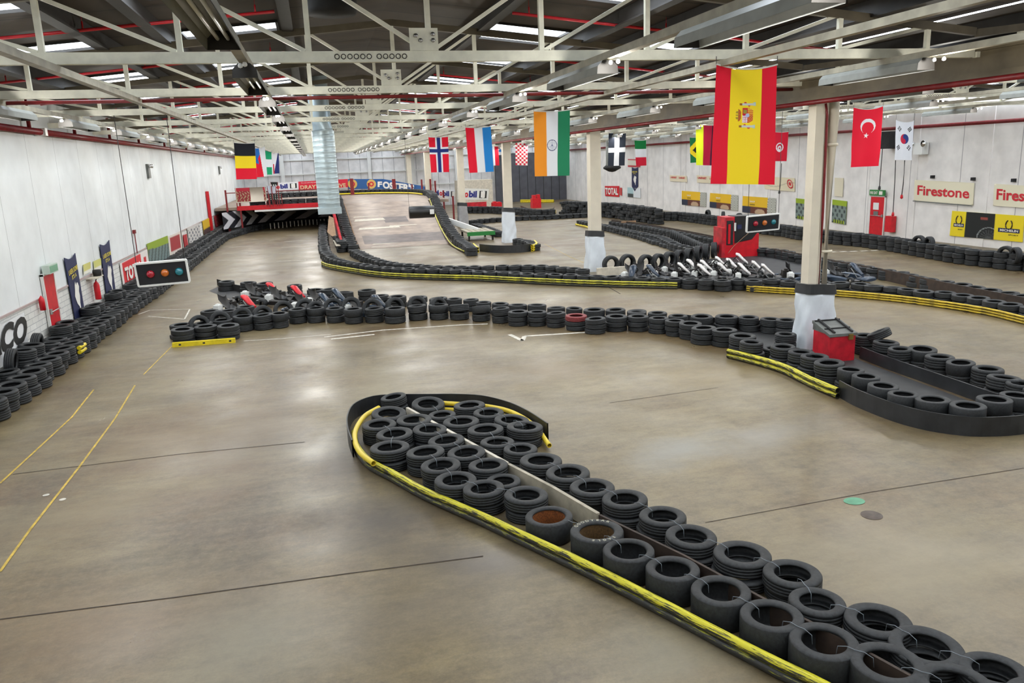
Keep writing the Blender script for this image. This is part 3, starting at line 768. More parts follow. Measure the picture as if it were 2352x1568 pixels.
for i, (q, wp) in enumerate(((zA(160, 652), 52), (zA(390, 636), 44), (zA(590, 602), 46))):
    stack(q[0], q[1], wp, [.115, .13, .14], 'second row, yellow bar end of barrier', i+1, 'the left', 'tyres behind the yellow bar end')
# upright tyres leaning behind the front row
UP = [(zA(350, 620), .29), (zA(570, 585), .3), (zA(800, 545), .3), (zA(1010, 520), .3), (zA(1225, 470), .3), (zA(1450, 450), .3), (zA(1560, 460), .28), (zA(1745, 440), .3), (zA(1930, 430), .3), (zA(2150, 450), .3), (zB(260, 150), .3), (zB(415, 150), .3), (zB(580, 140), .3), (zB(740, 145), .29)]
for i, (q, R) in enumerate(UP):
    p = at(q[0], q[1]+6, .36); tyre(p.x, p.y, .02, R, .2, 'upright tyre leaning behind middle barrier, %s from the yellow bar' % nth(i+1), 'upright tyres behind the middle barrier', up=.15+random.uniform(-.4, .4), tilt=(0, -.35))
for i, (x, y, wp) in enumerate(((460, 510, 190), (650, 505, 190), (830, 465, 180))):
    q = zA(x, y); stack(q[0], q[1], wp/4.523, [.18, .2], 'inner row by the left karts', i+1, 'the left', 'inner tyres by the left karts')
# back row
MBk = [(zA(630, 205), 52), (zA(860, 215), 46), (zA(1030, 222), 44), (zA(1340, 245), 34), (zA(1560, 290), 42), (zA(1700, 285), 38), (zA(1860, 315), 40), (zA(2090, 295), 44), (zB(300, 90), 42), (zB(430, 97), 44), (zB(590, 102), 42), (zB(740, 110), 42), (zB(860, 115), 36), (zB(985, 120), 36), (zB(1080, 140), 35),
       (zB(1205, 150), 40), (zB(1335, 160), 44), (zB(1480, 160), 44), (zB(1625, 180), 42), (zB(1760, 185), 38), (zB(1910, 195), 50), (zB(2070, 195), 46), (zB(2230, 205), 45), (z3(155, 160), 44), (z3(272, 165), 44), (z3(388, 182), 44), (z3(523, 185), 50), (z3(665, 185), 52), (z3(790, 190), 46), (z3(915, 200), 48)]
for i, (q, wp) in enumerate(MBk):
    stack(q[0], q[1], wp, [.17, .19], 'back row of long middle barrier', i+1, 'its left end', 'tyres in the back row of the middle barrier', tilt=(random.uniform(0, 6), random.uniform(-.06, .06)))

# -- along the left wall: front row of stacks, back row, some on edge
n = 0; y = 10.6
while y < 31:
    n += 1; z = 0; x = XL+.86+random.uniform(-.04, .04)
    for j, w_ in enumerate((.21, .21)):
        tyre(x+random.uniform(-.04, .04), y+random.uniform(-.04, .04), z, .285, w_, '%s tyre, %s wall-side front stack along the left wall' % (['lower black', 'upper black'][j], nth(n)), 'front tyres along the left wall', tilt=(random.uniform(0, 6), random.uniform(-.08, .08)) if j else None, prio=1 if j else 1.2)
        z += w_
    x = XL+.34
    hi = 3 if n % 5 in (2, 3) and n > 6 else 2
    if n in (12, 14, 16, 19):
        tyre(x-.05, y, .22, .30, .2, 'tyre standing on edge against the left wall, above the %s stack' % nth(n), 'tyres on edge along the left wall', up=PI/2+random.uniform(-.3, .3), tilt=(0, .15)); hi = 1
    z = 0
    for j in range(hi):
        tyre(x, y+.05, z, .28, .22, '%s tyre, %s back stack against the left wall' % (['lower black', 'second black', 'topmost black'][j], nth(n)), 'back tyres against the left wall', tilt=(random.uniform(0, 6), random.uniform(-.1, .1)) if j else None, prio=1.1 if j == hi-1 else 2.2)
        z += .22
    y += .575
def far(P, layers, row, R=.29, w=.2, step=.56, jit=.04, z0=None, prio=1.15, kind='road'):
    """a row of stacked tyres along world points (z = the ground under them)"""
    for i, p in enumerate(resample([Vector(q) for q in P], step)):
        for j in range(layers):
            tyre(p.x+random.uniform(-jit, jit), p.y+random.uniform(-jit, jit), p.z+j*w, R, w, '%s layer tyre, %s along, %s' % (['bottom', 'second', 'third', 'fourth', 'fifth'][j], nth(min(i+1, 59)), row), 'tyres of the '+row, kind, tilt=(random.uniform(0, 6), random.uniform(-.07, .07)) if j == layers-1 else None, prio=prio)
def pts(L, z): return [at(x, y, z)-Vector((0, 0, z)) for x, y in L]
far([(XL+.94, 31, 0), (XL+.94, 45, 0), (XL+1.0, 56, 0), (XL+2.2, 62, 0), (XL+3.4, 65.5, 0)], 2, 'far left wall row'); far([(XL+.37, 31, 0), (XL+.37, 62, 0)], 3, 'far left wall back row')
# -- curve beyond the middle straight
far(pts([(742, 506), (741, 530), (743, 560), (750, 580), (768, 593), (800, 601), (830, 606), (870, 612), (920, 616), (980, 617), (1032, 617), (1093, 622), (1154, 624), (1218, 628), (1284, 629), (1348, 632), (1430, 635), (1506, 638), (1547, 638), (1586, 640)], .33), 2, 'far curve front row', w=.165)
far(pts([(1621, 641), (1659, 643), (1697, 640), (1733, 643)], .36), 2, 'four bare stacks before the karts', w=.18, kind='road')
far(pts([(1776, 643), (1827, 648), (1880, 649), (1937, 650), (1978, 653), (2024, 659), (2067, 662), (2112, 670), (2158, 671), (2203, 677), (2250, 686), (2290, 695), (2352, 704), (2420, 715)], .30), 2, 'front row right of the karts', w=.165)
far(pts([(815, 573), (840, 585), (870, 597), (900, 603), (960, 608), (1009, 611), (1072, 611), (1169, 609), (1240, 609), (1307, 614), (1340, 618)], .33), 2, 'far curve back row', w=.165)
far(pts([(1672, 557), (1725, 567), (1788, 573), (1836, 583), (1880, 592), (1920, 599), (1968, 607), (2014, 617), (2058, 622), (2123, 639), (2199, 650), (2272, 664), (2352, 677), (2440, 692)], .33), 2, 'back row right of the kiosk', w=.165)
far(pts([(1407, 508), (1479, 518), (1538, 529), (1598, 539), (1672, 555)], .33), 2, 'divider row behind the kiosk', w=.165)
far(pts([(1333, 506), (1389, 516), (1435, 526), (1473, 534), (1520, 543), (1553, 560), (1583, 567)], .33), 2, 'divider front row', w=.165)
far(pts([(1360, 515), (1420, 526), (1470, 540), (1510, 552), (1545, 562)], .2), 1, 'divider low row', w=.2)
far(pts([(1078, 506), (1113, 502), (1180, 497), (1256, 494), (1333, 490), (1409, 486), (1486, 487), (1520, 488)], .33), 2, 'far straight row', w=.165)
far(pts([(1520, 486), (1568, 487), (1657, 497), (1717, 508), (1806, 517), (1842, 523), (1916, 531), (1989, 537), (2062, 546), (2116, 555), (2188, 566), (2243, 573), (2352, 583), (2450, 592)], .6), 3, 'right wall row', w=.2)
far(pts([(1660, 503), (1806, 522), (1916, 535), (2062, 551), (2188, 570), (2352, 590)], .33), 2, 'right wall front row', w=.165)
far(pts([(1295, 463), (1340, 463), (1400, 467), (1460, 473), (1515, 480)], 1.0), 5, 'tall pile by the shutter', w=.2, jit=.15)
far(pts([(1300, 459), (1400, 462), (1500, 472)], 1.2), 5, 'tall pile back row', w=.22, jit=.2)
far(pts([(1092, 513), (1122, 522), (1146, 531)], .33), 2, 'row between third and fourth columns', w=.165)
far(pts([(1190, 548), (1215, 553), (1228, 560)], .33), 2, 'tip beyond the third column', w=.165)
far(pts([(1080, 474), (1130, 474), (1190, 477), (1236, 481), (1268, 481)], .6), 3, 'distant island')
# uprights behind the right-hand karts
UQ = [(1403, 607), (1441, 603), (1483, 604), (1512, 602), (1537, 597), (1560, 593), (1582, 588), (1603, 583), (1622, 578), (1640, 574), (1655, 571)]
for i, (x, y) in enumerate(UQ):
    p = at(x, y, .33); tyre(p.x, p.y, 0, .34, .26, 'big tyre standing upright behind the right karts, %s from the left' % nth(i+1), 'upright tyres behind the right karts', up=.05+i*.11, prio=.8)
for i in range(16):
    t = i/15; p = at(1543+67*t, 530+30*t, .5); tyre(p.x, p.y, 0, .28, .2, 'tyre standing on edge in divider, %s from its far end' % nth(i+1), 'tyres on edge in the divider', up=1.2, prio=1.3)
for i, (x, y) in enumerate(((2107, 548), (2131, 551), (2309, 574), (2332, 577), (1655, 490), (1692, 494), (1620, 486))):
    p = at(x, y, .75); tyre(p.x+.35, p.y+.3, .25, .30, .2, 'tyre standing on edge along the right wall, %s listed' % nth(i+1), 'tyres on edge at the right wall', up=PI/2+random.uniform(-.5, .5), prio=1.3)
# ------------------------------------------------------------------ build the tyres: the 300 that show largest as things, the rest as one
def _inview(t):
    x, y = proj(t['M'].translation); return -60 < x < 2412 and -60 < y < 1640
TY_ALL = [t for t in TY_ALL if _inview(t)]
TY_ALL.sort(key=lambda t: t['d'])
_me_red = TMB[('road', 1)].mesh('tyre', M_tyre_red)
FIRST = {}
for t in TY_ALL[:298]:
    me = _me_red if t['m'] else TME[(t['kind'], 1)]
    if not FIRST: o = bpy.data.objects.new('tyre', me); FIRST[0] = o
    else: o = FIRST[0].copy(); o.data = me
    COL.objects.link(o); o.matrix_world = t['M']
    tag(o, t['label'], 'tyre', t['group'])
    t['o'] = o
me = MB(); src = TMB[('road', 0)]
for t in TY_ALL[298:]:
    k = len(me.v); M = t['M']; me.v += [tuple(M @ Vector(p)) for p in src.v]; kf = len(me.f)
    me.f += [tuple(k+i for i in f) for f in src.f]; me.smooth.update(range(kf, len(me.f)))
me.build('stacked_tyres', M_tyre, label='distant black tyre walls lining the far parts of the track', cat='tyres', kind='stuff')
# rusty insides and the faded lettering of two slicks
for i, m in ((0, M_rust), (1, M_rust2)):
    p, R, h = LEFT_TOP[i]; o = [t['o'] for t in TY_ALL[:298] if t['group'].startswith('slick') and (t['M'].translation-Vector((p.x, p.y, h/2))).length < .1][0]
    hole = .68 if i == 0 else .63
    b = MB(); b.lathe([(hole+.05, -.40), (hole+.02, -.2), (hole+.02, .2), (hole+.05, .38)], 32); l = b.build('inner_liner', m, o); l['label'] = 'rusty brown inside'
p, R, h = LEFT_TOP[1]; o = [t['o'] for t in TY_ALL[:298] if t['group'].startswith('slick') and (t['M'].translation-Vector((p.x, p.y, h/2))).length < .1][0]
lt = bpy.data.meshes.new('sidewall_lettering'); vs, fs = [], []
def arc_word(s, a_mid, rad, hgt):
    for k, ch in enumerate(s):
        cu = bpy.data.curves.new('t', 'FONT'); cu.body = ch; cu.offset = .03; cu.align_x = 'CENTER'; cu.resolution_u = 2; ob = bpy.data.objects.new('t', cu); COL.objects.link(ob)
        me_ = bpy.data.meshes.new_from_object(ob.evaluated_get(bpy.context.evaluated_depsgraph_get())); bpy.data.objects.remove(ob)
        a = a_mid - (k-(len(s)-1)/2)*.25; k0 = len(vs); ca, sa = math.cos(a), math.sin(a)
        for v in me_.vertices:
            r_ = rad+v.co.y*hgt; x_ = v.co.x*hgt; vs.append((r_*ca+x_*sa+p.x, r_*sa-x_*ca+p.y, h+.002))
        for f in me_.polygons: fs.append(tuple(k0+i for i in f.vertices))
arc_word('GOODYEAR', PI/2, R*.76, .062); arc_word('EAGLE', -PI/2, R*.76, .055)
inv = o.matrix_world.inverted(); lt.from_pydata([tuple(inv @ Vector(v)) for v in vs], [], fs); lt.materials.append(M_letter)
lo = bpy.data.objects.new('sidewall_lettering', lt); COL.objects.link(lo); lo.parent = o
# cable ties between neighbouring tyres of the foreground island
def tie(a, b_, za, zb, lab, grp):
    a = Vector((a.x, a.y, za)); c = Vector((b_.x, b_.y, zb)); d = (c-a); L = d.length; d.normalize()
    m = (a+c)/2; side = L/2-.16
    P = [m-d*.155-Vector((0, 0, .10)), m-d*.145-Vector((0, 0, .015)), m-d*.07+Vector((0, 0, .012)), m+Vector((0, 0, .004)), m+d*.07+Vector((0, 0, .012)), m+d*.145-Vector((0, 0, .015)), m+d*.155-Vector((0, 0, .10))]
    b = MB(); b.tube(P, .0035, 5); b.build('cable_tie', M_tie, label=lab, cat='cable tie', group=grp)
for i in range(len(RIGHT_TOP)-2):
    tie(RIGHT_TOP[i][0], RIGHT_TOP[i+1][0], .31, .31, 'plastic tie joining tyres %s and %s of the right foreground row' % (nth(i+1), nth(i+2)), 'ties along the right foreground row')
for i in range(len(LEFT_TOP)-2):
    tie(LEFT_TOP[i][0], LEFT_TOP[i+1][0], LEFT_TOP[i][2], LEFT_TOP[i+1][2], 'plastic tie joining slicks %s and %s of the left foreground row' % (nth(i+1), nth(i+2)), 'ties along the left foreground row')
for q, (i, j) in enumerate(((1, 6), (2, 3), (3, 5), (6, 9), (8, 11), (11, 15), (10, 13), (13, 16), (12, 14), (14, 17), (15, 19), (19, 21), (20, 22), (22, 24), (24, 25), (18, 20), (5, 7))):
    a = at(Hd[i][0], Hd[i][1], .315); c = at(Hd[j][0], Hd[j][1], .315)
    tie(a, c, .32, .32, 'plastic tie joining head tyres %s and %s of the foreground island' % (nth(i+1), nth(j+1)), 'ties in the head of the foreground island')

# ------------------------------------------------------------------ pipes, belts and boards of the barriers
def pipes(L, name_lab, mats, r=.055, z0=0, close=None, group=None, step=.3):
    """pipes stacked one on the other along a line of pixels on the floor"""
    P = smooth_path([at(x, y, 0) for x, y in L], step)
    words = {1: [''], 2: ['lower ', 'upper '], 3: ['bottom ', 'middle ', 'top ']}[len(mats)]
    for j, m in enumerate(mats):
        b = MB(); b.tube([q+Vector((random.uniform(-.004, .004), 0, z0+r+2*r*j*.97)) for q in P], r, 14, inner=.8)
        b.build('barrier_pipe', m, label=words[j]+name_lab, cat='pipe', group=group)
pipes([(815, 1010), (820, 1040), (850, 1078), (900, 1105), (980, 1150), (1107, 1207), (1195, 1250), (1311, 1305), (1440, 1371), (1610, 1462), (1780, 1553), (1900, 1612), (2020, 1680)],
      'scuffed yellow and black pipe on left side of foreground island', [M_pipeB, M_pipeA], .048, group='pipes beside the foreground island')
def loosepipe(L, r, m, lab):
    b = MB(); b.tube(smooth_path([at(x, y, z) for x, y, z in L], .12), r, 14, inner=.8); b.build('barrier_pipe', m, label=lab, cat='pipe', group='bent yellow pipes round the island head')
loosepipe([(870, 936, .24), (838, 955, .24), (818, 985, .24), (815, 1012, .24), (828, 1040, .24), (858, 1064, .24)], .042, M_pipeY, 'short bent yellow pipe with open end at left of island head')
loosepipe([(1010, 925, .20), (1060, 928, .20), (1120, 933, .20), (1175, 946, .20), (1225, 976, .16), (1262, 1023, .10)], .04, M_pipeY, 'yellow pipe curving round the far side of the island head')
loosepipe([(1012, 940, .10), (1060, 943, .10), (1120, 948, .10), (1180, 962, .10), (1246, 1000, .10)], .045, M_pipeY, 'lower yellow pipe curving round the far side of the island head')
pipes([(1672, 822), (1735, 838), (1800, 858), (1858, 887), (1924, 916)], 'scuffed yellow pipe left of the black belt, right-hand island', [M_pipeA, M_pipeA], .055, group='pipes at the right-hand island')
pipes([(740, 612), (756, 618), (804, 627), (880, 638), (985, 643), (1100, 646), (1154, 649), (1348, 658), (1556, 664)], 'worn yellow and black pipe along the far curve', [M_pipeB, M_pipeA, M_pipeA], .04, group='pipes along the far curve')
pipes([(1715, 670), (1826, 677), (1906, 680), (2043, 692), (2152, 706), (2260, 723), (2352, 745), (2440, 768)], 'golden yellow pipe in front of the right straight', [M_pipeC, M_pipeC, M_pipeC], .036, group='golden pipes at the right')
pipes([(2000, 566), (2030, 569), (2060, 572)][:2], 'short yellow pipe at the far right wall tyres', [M_yel, M_yel], .06, group='short yellow pipes at the right wall')
pipes([(2225, 589), (2290, 597), (2360, 610), (2440, 622)], 'yellow and black pipe below the yellow banner on the right wall', [M_pipeA, M_pipeB], .05, group='pipes below the yellow banner')
pipes([(1088, 570), (1098, 580)], 'yellow pipe left of the third column', [M_yel, M_yel], .07, group='pipes left of the third column')
pipes([(1222, 578), (1233, 573), (1228, 566)], 'yellow pipe right of the third column', [M_yel, M_yel, M_yel], .06, group='pipes right of the third column')
pipes([(1085, 482), (1130, 481), (1195, 480)], 'thin yellow pipe at the far island', [M_yel], .07)
pipes([(1196, 465), (1230, 465), (1272, 465)], 'thin yellow pipe before the charcoal shutter', [M_yel, M_yel], .08, group='pipes before the charcoal shutter')
pipes([(1268, 494), (1276, 489)], 'yellow pipe end of the far island', [M_yel, M_yel], .07, group='yellow pipe ends of the far island')
pipes([(1323, 517), (1345, 522), (1360, 528)], 'yellow pipe left of the second column', [M_yel], .06)
pipes([(430, 613), (440, 602), (470, 572), (510, 545)], 'dull yellow pipe at the foot of the far left tyres', [M_pipeA], .06)
b = MB()
p = at(190, 822, 0)
b.tube([Vector((p.x, p.y-.18, .3)), Vector((p.x+.02, p.y+.28, .3))], .05, 10); b.tube([Vector((p.x, p.y-.18, .19)), Vector((p.x+.02, p.y+.25, .19))], .05, 10)
b.build('yellow_bumper', M_yel, label='short double yellow bumper on the left wall tyres', cat='bumper')
# yellow bar in front of the barrier end
a = at(397, 797); c = at(541, 786); b = MB(); b.bar(a+Vector((0, 0, .06)), c+Vector((0, 0, .06)), .10, .12)
yb_ = b.build('yellow_bar', M_yel, label='yellow painted bar at the left end of the middle barrier', cat='bar')
b = MB()
for t in (.12, .5, .92):
    q = a.lerp(c, t); b.box(q.x-.03, q.x+.03, q.y-.055, q.y-.045, .04, .08)
b.build('bolt_plate', M_matt, yb_)

def belt(L, hgt, lab, m=M_belt, th=.02, step=.15, zt=None, name='rubber_belt', cat='belt', smooth=True):
    W = [at(x, y, 0) for x, y in L] if len(L[0]) == 2 else [Vector(q) for q in L]
    P = smooth_path(W, step) if smooth else W
    b = MB(); n = len(P)
    for i in range(n-1):
        p, q = P[i], P[i+1]; d = (q-p); d.z = 0; d.normalize(); r = Vector((d.y, -d.x, 0))*th/2
        if i == 0: r0 = r
        d2 = (P[min(i+2, n-1)]-q); d2.z = 0
        if d2.length > 1e-6: d2.normalize(); dd = (d+d2).normalized(); r1 = Vector((dd.y, -dd.x, 0))*th/2
        else: r1 = r
        h = Vector((0, 0, hgt))
        b.quad(p+r0, q+r1, q+r1+h, p+r0+h); b.quad(q-r1, p-r0, p-r0+h, q-r1+h); b.quad(p+r0+h, q+r1+h, q-r1+h, p-r0+h)
        r0 = r1
    return b.build(name, m, label=lab, cat=cat)
belt([(812, 1050), (802, 1020), (801, 990), (815, 962), (850, 945), (895, 939), (1000, 938), (1050, 938), (1110, 942), (1170, 958), (1215, 980), (1259, 1010)], .29, 'black rubber belt wrapped round the head of the foreground island')
belt([(1926, 911), (1966, 933), (2048, 966), (2128, 988), (2210, 1000), (2270, 1002), (2352, 996), (2440, 975)], .32, 'long black rubber belt round the right-hand island')
belt([(1102, 577), (1130, 580), (1160, 581), (1195, 580), (1221, 577)], .38, 'black belt at the foot of the third column')
belt([(1196, 485), (1215, 492), (1240, 495), (1268, 493), (1273, 488)], .5, 'black belt round the small far island')
belt([(500, 655), (545, 669), (600, 676), (640, 680)], .25, 'black board before the left karts, behind them the back row', M_matt, .03, name='barrier_board', cat='board')
belt([(1560, 742), (1630, 750), (1730, 757), (1825, 762)], .26, 'black board along the inner side of the middle barrier back row', M_belt, .03, name='barrier_board', cat='board')
belt([(1975, 822), (2040, 848), (2180, 898), (2290, 938)], .26, 'black board along the back row inside the right-hand island', M_belt, .03, name='barrier_board', cat='board')
# long board down the middle of the foreground island
def plank(L, z0, z1, th, m, lab):
    P = [at(x, y, z1) for x, y in L]; b = MB()
    for i in range(len(P)-1):
        p, q = P[i], P[i+1]; b.bar(Vector((p.x, p.y, (z0+z1)/2)), Vector((q.x, q.y, (z0+z1)/2)), th, z1-z0)
    return b.build('divider_board', m, label=lab, cat='board')
plank([(935, 935), (1031, 988), (1166, 1062)], .04, .29, .05, M_offw, 'pale board showing between tyres of the island head')
plank([(1168, 1064), (1270, 1117), (1374, 1178)], .02, .29, .05, M_plank, 'scuffed pale board down the middle of the foreground island')
plank([(1377, 1181), (1569, 1273), (1750, 1371), (1866, 1429), (2000, 1500), (2200, 1610)], .02, .27, .03, M_brown, 'dark brown board between the two foreground tyre rows')
def boards(L, hgt, m, lab): return belt(L, hgt, lab, m, .04, .5, name='divider_board', cat='board')
boards([(1405, 519), (1479, 529), (1540, 540), (1600, 552), (1670, 568)], .42, M_brown, 'brown board under the divider row behind the kiosk')
boards([(1775, 590), (1840, 603), (1920, 620), (2000, 636)], .36, M_brown, 'dark board right of the kiosk')
boards([(2015, 640), (2100, 660), (2200, 683), (2352, 715), (2440, 735)], .38, M_brown, 'brown board behind the right straight')
p = at(1443, 523); b = MB(); b.box(p.x-.5, p.x+.5, p.y-.08, p.y-.04, .05, .45); b.build('loose_board', M_wood, label='light orange board patch on the brown divider', cat='board')
a = at(1480, 634, .15); b = MB(); b.box(at(1392, 630, .25).x, at(1545, 628, .25).x, a.y+1.4, a.y+1.5, 0, .36); b.build('loose_board', M_offw, label='pale board lying behind the right karts, under upright tyres', cat='board')
for L, lab in (([(560, 700), (480, 668), (520, 650), (640, 668), (860, 690)], 'black mat under the left karts'),
               ([(1400, 640), (1560, 600), (1690, 590), (1820, 580), (2000, 640), (1980, 652), (1700, 648)], 'black mat under the right karts'),
               ([(1580, 765), (1640, 752), (1850, 770), (1980, 830), (2290, 945), (2240, 975), (2120, 960), (1990, 925), (1900, 860)], 'black mat inside the right-hand island')):
    b = MB(); P = [at(x, y, 0) for x, y in L]; cx = sum(P, Vector())/len(P); P.sort(key=lambda q: math.atan2(q.y-cx.y, q.x-cx.x))
    b.poly([(q.x, q.y, .006) for q in P]); b.build('floor_mat', M_mat, label=lab, cat='mat')

# ------------------------------------------------------------------ ramp and bridge
zramp = lambda Y: max(0, min(1.9, (Y-44.2)*1.9/13.8))
b = MB(); ys = [44.2+13.8*i/8 for i in range(9)]
for i in range(8):
    a, c = ys[i], ys[i+1]
    xl = lambda Y: 2.1-.03*(Y-44); xr_ = lambda Y: 7.15+.05*(Y-44)
    b.quad((xl(a), a, zramp(a)+.01), (xr_(a), a, zramp(a)+.01), (xr_(c), c, zramp(c)+.01), (xl(c), c, zramp(c)+.01))
    b.quad((xr_(a), a, 0), (xr_(c), c, 0), (xr_(c), c, zramp(c)), (xr_(a), a, zramp(a))); b.quad((xl(c), c, 0), (xl(a), a, 0), (xl(a), a, zramp(a)), (xl(c), c, zramp(c)))
ramp = b.build('ramp_deck', M_ply)
ro = empty('kart_ramp', (0, 0, 0)); ramp.parent = ro
tag(ro, 'plywood ramp climbing to the bridge in the middle distance', 'ramp')
for (x0, x1, y, w_) in ((2.7, 7.4, 44.5, .12), (2.8, 4.4, 45.1, .18), (2.3, 4.9, 49.1, .55), (4.2, 6.0, 49.6, .3), (2.2, 4.2, 51.6, .7), (2.2, 3.9, 52.9, .25)):
    b = MB(); b.quad((x0, y, zramp(y)+.016), (x1, y+.15, zramp(y+.15)+.016), (x1-.1, y+w_, zramp(y+w_)+.016), (x0+.1, y+w_, zramp(y+w_)+.016)); b.build('bare_patch', M_offw, ro)
M_rub = mat('rubber_marks', S(104, 92, 88), .5, noise=.3, nscale=2)
for (x0, x1, y0, y1) in ((2.4, 7.2, 45.3, 47.4), (4.1, 5.6, 50.8, 52.6)): b = MB(); b.quad((x0, y0, zramp(y0)+.014), (x1, y0, zramp(y0)+.014), (x1, y1, zramp(y1)+.014), (x0, y1, zramp(y1)+.014)); b.build('rubbered_patch', M_rub, ro)
br = empty('track_bridge', (0, 0, 0)); tag(br, 'raised track bridge with red edge over the tunnel at the far left', 'bridge')
b = MB(); b.box(1.4, 9.4, 58, 77.75, 1.7, 1.9); b.box(XL+.1, 1.4, 60.5, 77.75, 1.7, 1.9); b.build('deck', M_ply, br)
b = MB(); b.box(XL+1.6, 1.55, 60.36, 60.48, 1.66, 1.98); b.build('red_fascia', M_red, br)
b = MB(); b.box(XL+2.8, 1.55, 60.34, 60.47, 1.52, 1.65); b.build('white_edge_beam', M_girt, br)
for x in (-6.3, -5.4, -3.0, .6):
    b = MB(); b.box(x-.06, x+.06, 60.40, 60.52, 1.98 if x > -5 else 0, 3.15); b.build('guard_post', M_darkred, br)
b = MB(); b.box(XL+.9, 1.5, 60.45, 60.5, 2.9, 2.96); b.build('guard_rail', M_darkred, br)
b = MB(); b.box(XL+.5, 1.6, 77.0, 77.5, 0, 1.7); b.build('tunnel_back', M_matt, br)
b = MB(); b.box(1.5, 2.0, 58.4, 60, 0, 1.7); b.box(1.45, 1.62, 60, 76, 0, 1.7); b.build('side_support', M_matt, br)
# tyre walls of ramp and deck go with the distant ones
rampT = MB()
def ramp_row(P, layers, w=.2):
    for p in resample([Vector(q) for q in P], .55):
        for j in range(layers):
            M = Matrix.Translation((p.x+random.uniform(-.04, .04), p.y, p.z+w/2+j*w)) @ Matrix.Diagonal((.29, .29, w, 1))
            k = len(rampT.v); rampT.v += [tuple(M @ Vector(q)) for q in src.v]; kf = len(rampT.f); rampT.f += [tuple(k+i for i in f) for f in src.f]; rampT.smooth.update(range(kf, len(rampT.f)))
ramp_row([(1.65, 43.0, 0), (1.55, 48, zramp(48)), (1.5, 53, zramp(53)), (1.5, 58, 1.9), (1.6, 66, 1.9)], 2); ramp_row([(1.1, 43.4, 0), (1.0, 58, 0)], 3)
ramp_row([(7.2, 38, 0), (7.35, 42, 0), (7.55, 47.5, zramp(47.5)), (7.85, 52.2, zramp(52.2)), (8.3, 58, 1.9), (8.9, 64, 1.9), (9.0, 67, 1.9), (8.6, 70.5, 1.9), (7.2, 73.5, 1.9), (5, 75.6, 1.9), (2, 76.6, 1.9), (-5, 76.8, 1.9)], 2, .21)
ramp_row([(7.95, 47.5, 0), (8.4, 58, 1.7)], 1)
ramp_row([(-5.2, 62.5, 0), (-3.2, 66.5, 0), (-1.0, 67.2, 0), (1.2, 67.5, 0)], 2); ramp_row([(-4.5, 61.1, 1.9), (1.2, 61.1, 1.9)], 2)
rampT.build('ramp_tyres', M_tyre, label='black tyre walls edging the ramp, the bridge deck and the tunnel', cat='tyres', kind='stuff')
b = MB(); b.tube(smooth_path([(8.55, 66.5, 2.02), (8.1, 70, 2.02), (6.8, 72.9, 2.02), (4.8, 75, 2.02), (1.8, 76, 2.02)], .4), .06, 8)
b.build('barrier_pipe', M_yel, label='yellow pipe round the top bend of the ramp', cat='pipe')
b = MB(); b.tube(smooth_path([(1.98, 44.5, .1), (1.93, 50, zramp(50)+.08), (1.85, 57, zramp(57)+.08), (1.85, 66, 2.0)], .5), .045, 8)
b.build('barrier_pipe', M_wood, label='pale edging strip up the left side of the ramp', cat='pipe')
b = MB(); b.tube(smooth_path([(7.0, 39, .1), (7.0, 43, .1), (7.2, 47.5, zramp(47.5)+.08), (7.5, 52.2, zramp(52.2)+.08), (8.0, 58, 1.98)], .5), .045, 8)
b.build('barrier_pipe', M_pipeA, label='dull yellow pipe up the right side of the ramp', cat='pipe')
# chevron boards curving into the tunnel
def chev(u, v):
    q = (u*6.5+.55+abs(v-.5)*1.25) % 1.0
    return S(206, 206, 212) if q < .5 else S(22, 24, 34)
CP = smooth_path([(-6.5, 58.6, .55), (-5.9, 60.2, .55), (-4.3, 64.2, .55), (-1.8, 66.6, .55), (1.2, 67.6, .55)], .25)
n = len(CP); vs = []; cs = []
L = 0; Ls = [0]
for i in range(1, n): L += (CP[i]-CP[i-1]).length; Ls.append(L)
NV = 16; 
for i, p in enumerate(CP):
    for j in range(NV+1): vs.append((p.x, p.y, p.z-.05+1.15*j/NV)); cs.append((*chev(Ls[i]/L, 1-j/NV), 1))
def strip_mesh(name, n, NV, vs, cs, parent=None, lab=None, cat=None):
    me = bpy.data.meshes.new(name); me.from_pydata(vs, [], [(i*(NV+1)+j, (i+1)*(NV+1)+j, (i+1)*(NV+1)+j+1, i*(NV+1)+j+1) for i in range(n-1) for j in range(NV)])
    ca = me.color_attributes.new('print', 'FLOAT_COLOR', 'POINT'); ca.data.foreach_set('color', [x for c in cs for x in c]); me.materials.append(M_print)
    o = bpy.data.objects.new(name, me); COL.objects.link(o); o.parent = parent
    if lab: tag(o, lab, cat)
    return o
# finer sampling for the arrows
CP = smooth_path([(-6.5, 58.6, .55), (-5.9, 60.2, .55), (-4.3, 64.2, .55), (-1.8, 66.6, .55), (1.2, 67.6, .55)], .04); n = len(CP); NV = 28; vs = []; cs = []
for i, p in enumerate(CP):
    for j in range(NV+1): vs.append((p.x, p.y, p.z-.05+1.15*j/NV)); cs.append((*chev(i/(n-1), 1-j/NV), 1))
strip_mesh('chevron_board', n, NV, vs, cs, None, 'black and white chevron board curving through the tunnel', 'chevron board')
for i in range(18):
    t = i/17; x = -3.6+4.9*t; y = 62.9+2.2*math.sin(t*2.4); b = MB()
    b.box(x-.025-.01*(i % 3), x+.03, y, y+.02, .05, .48); b.build('white_streak', M_paintw, label='white painted strip on the tunnel tyres, %s from the left' % nth(i+1), cat='paint strip', group='white strips on the tunnel tyres')

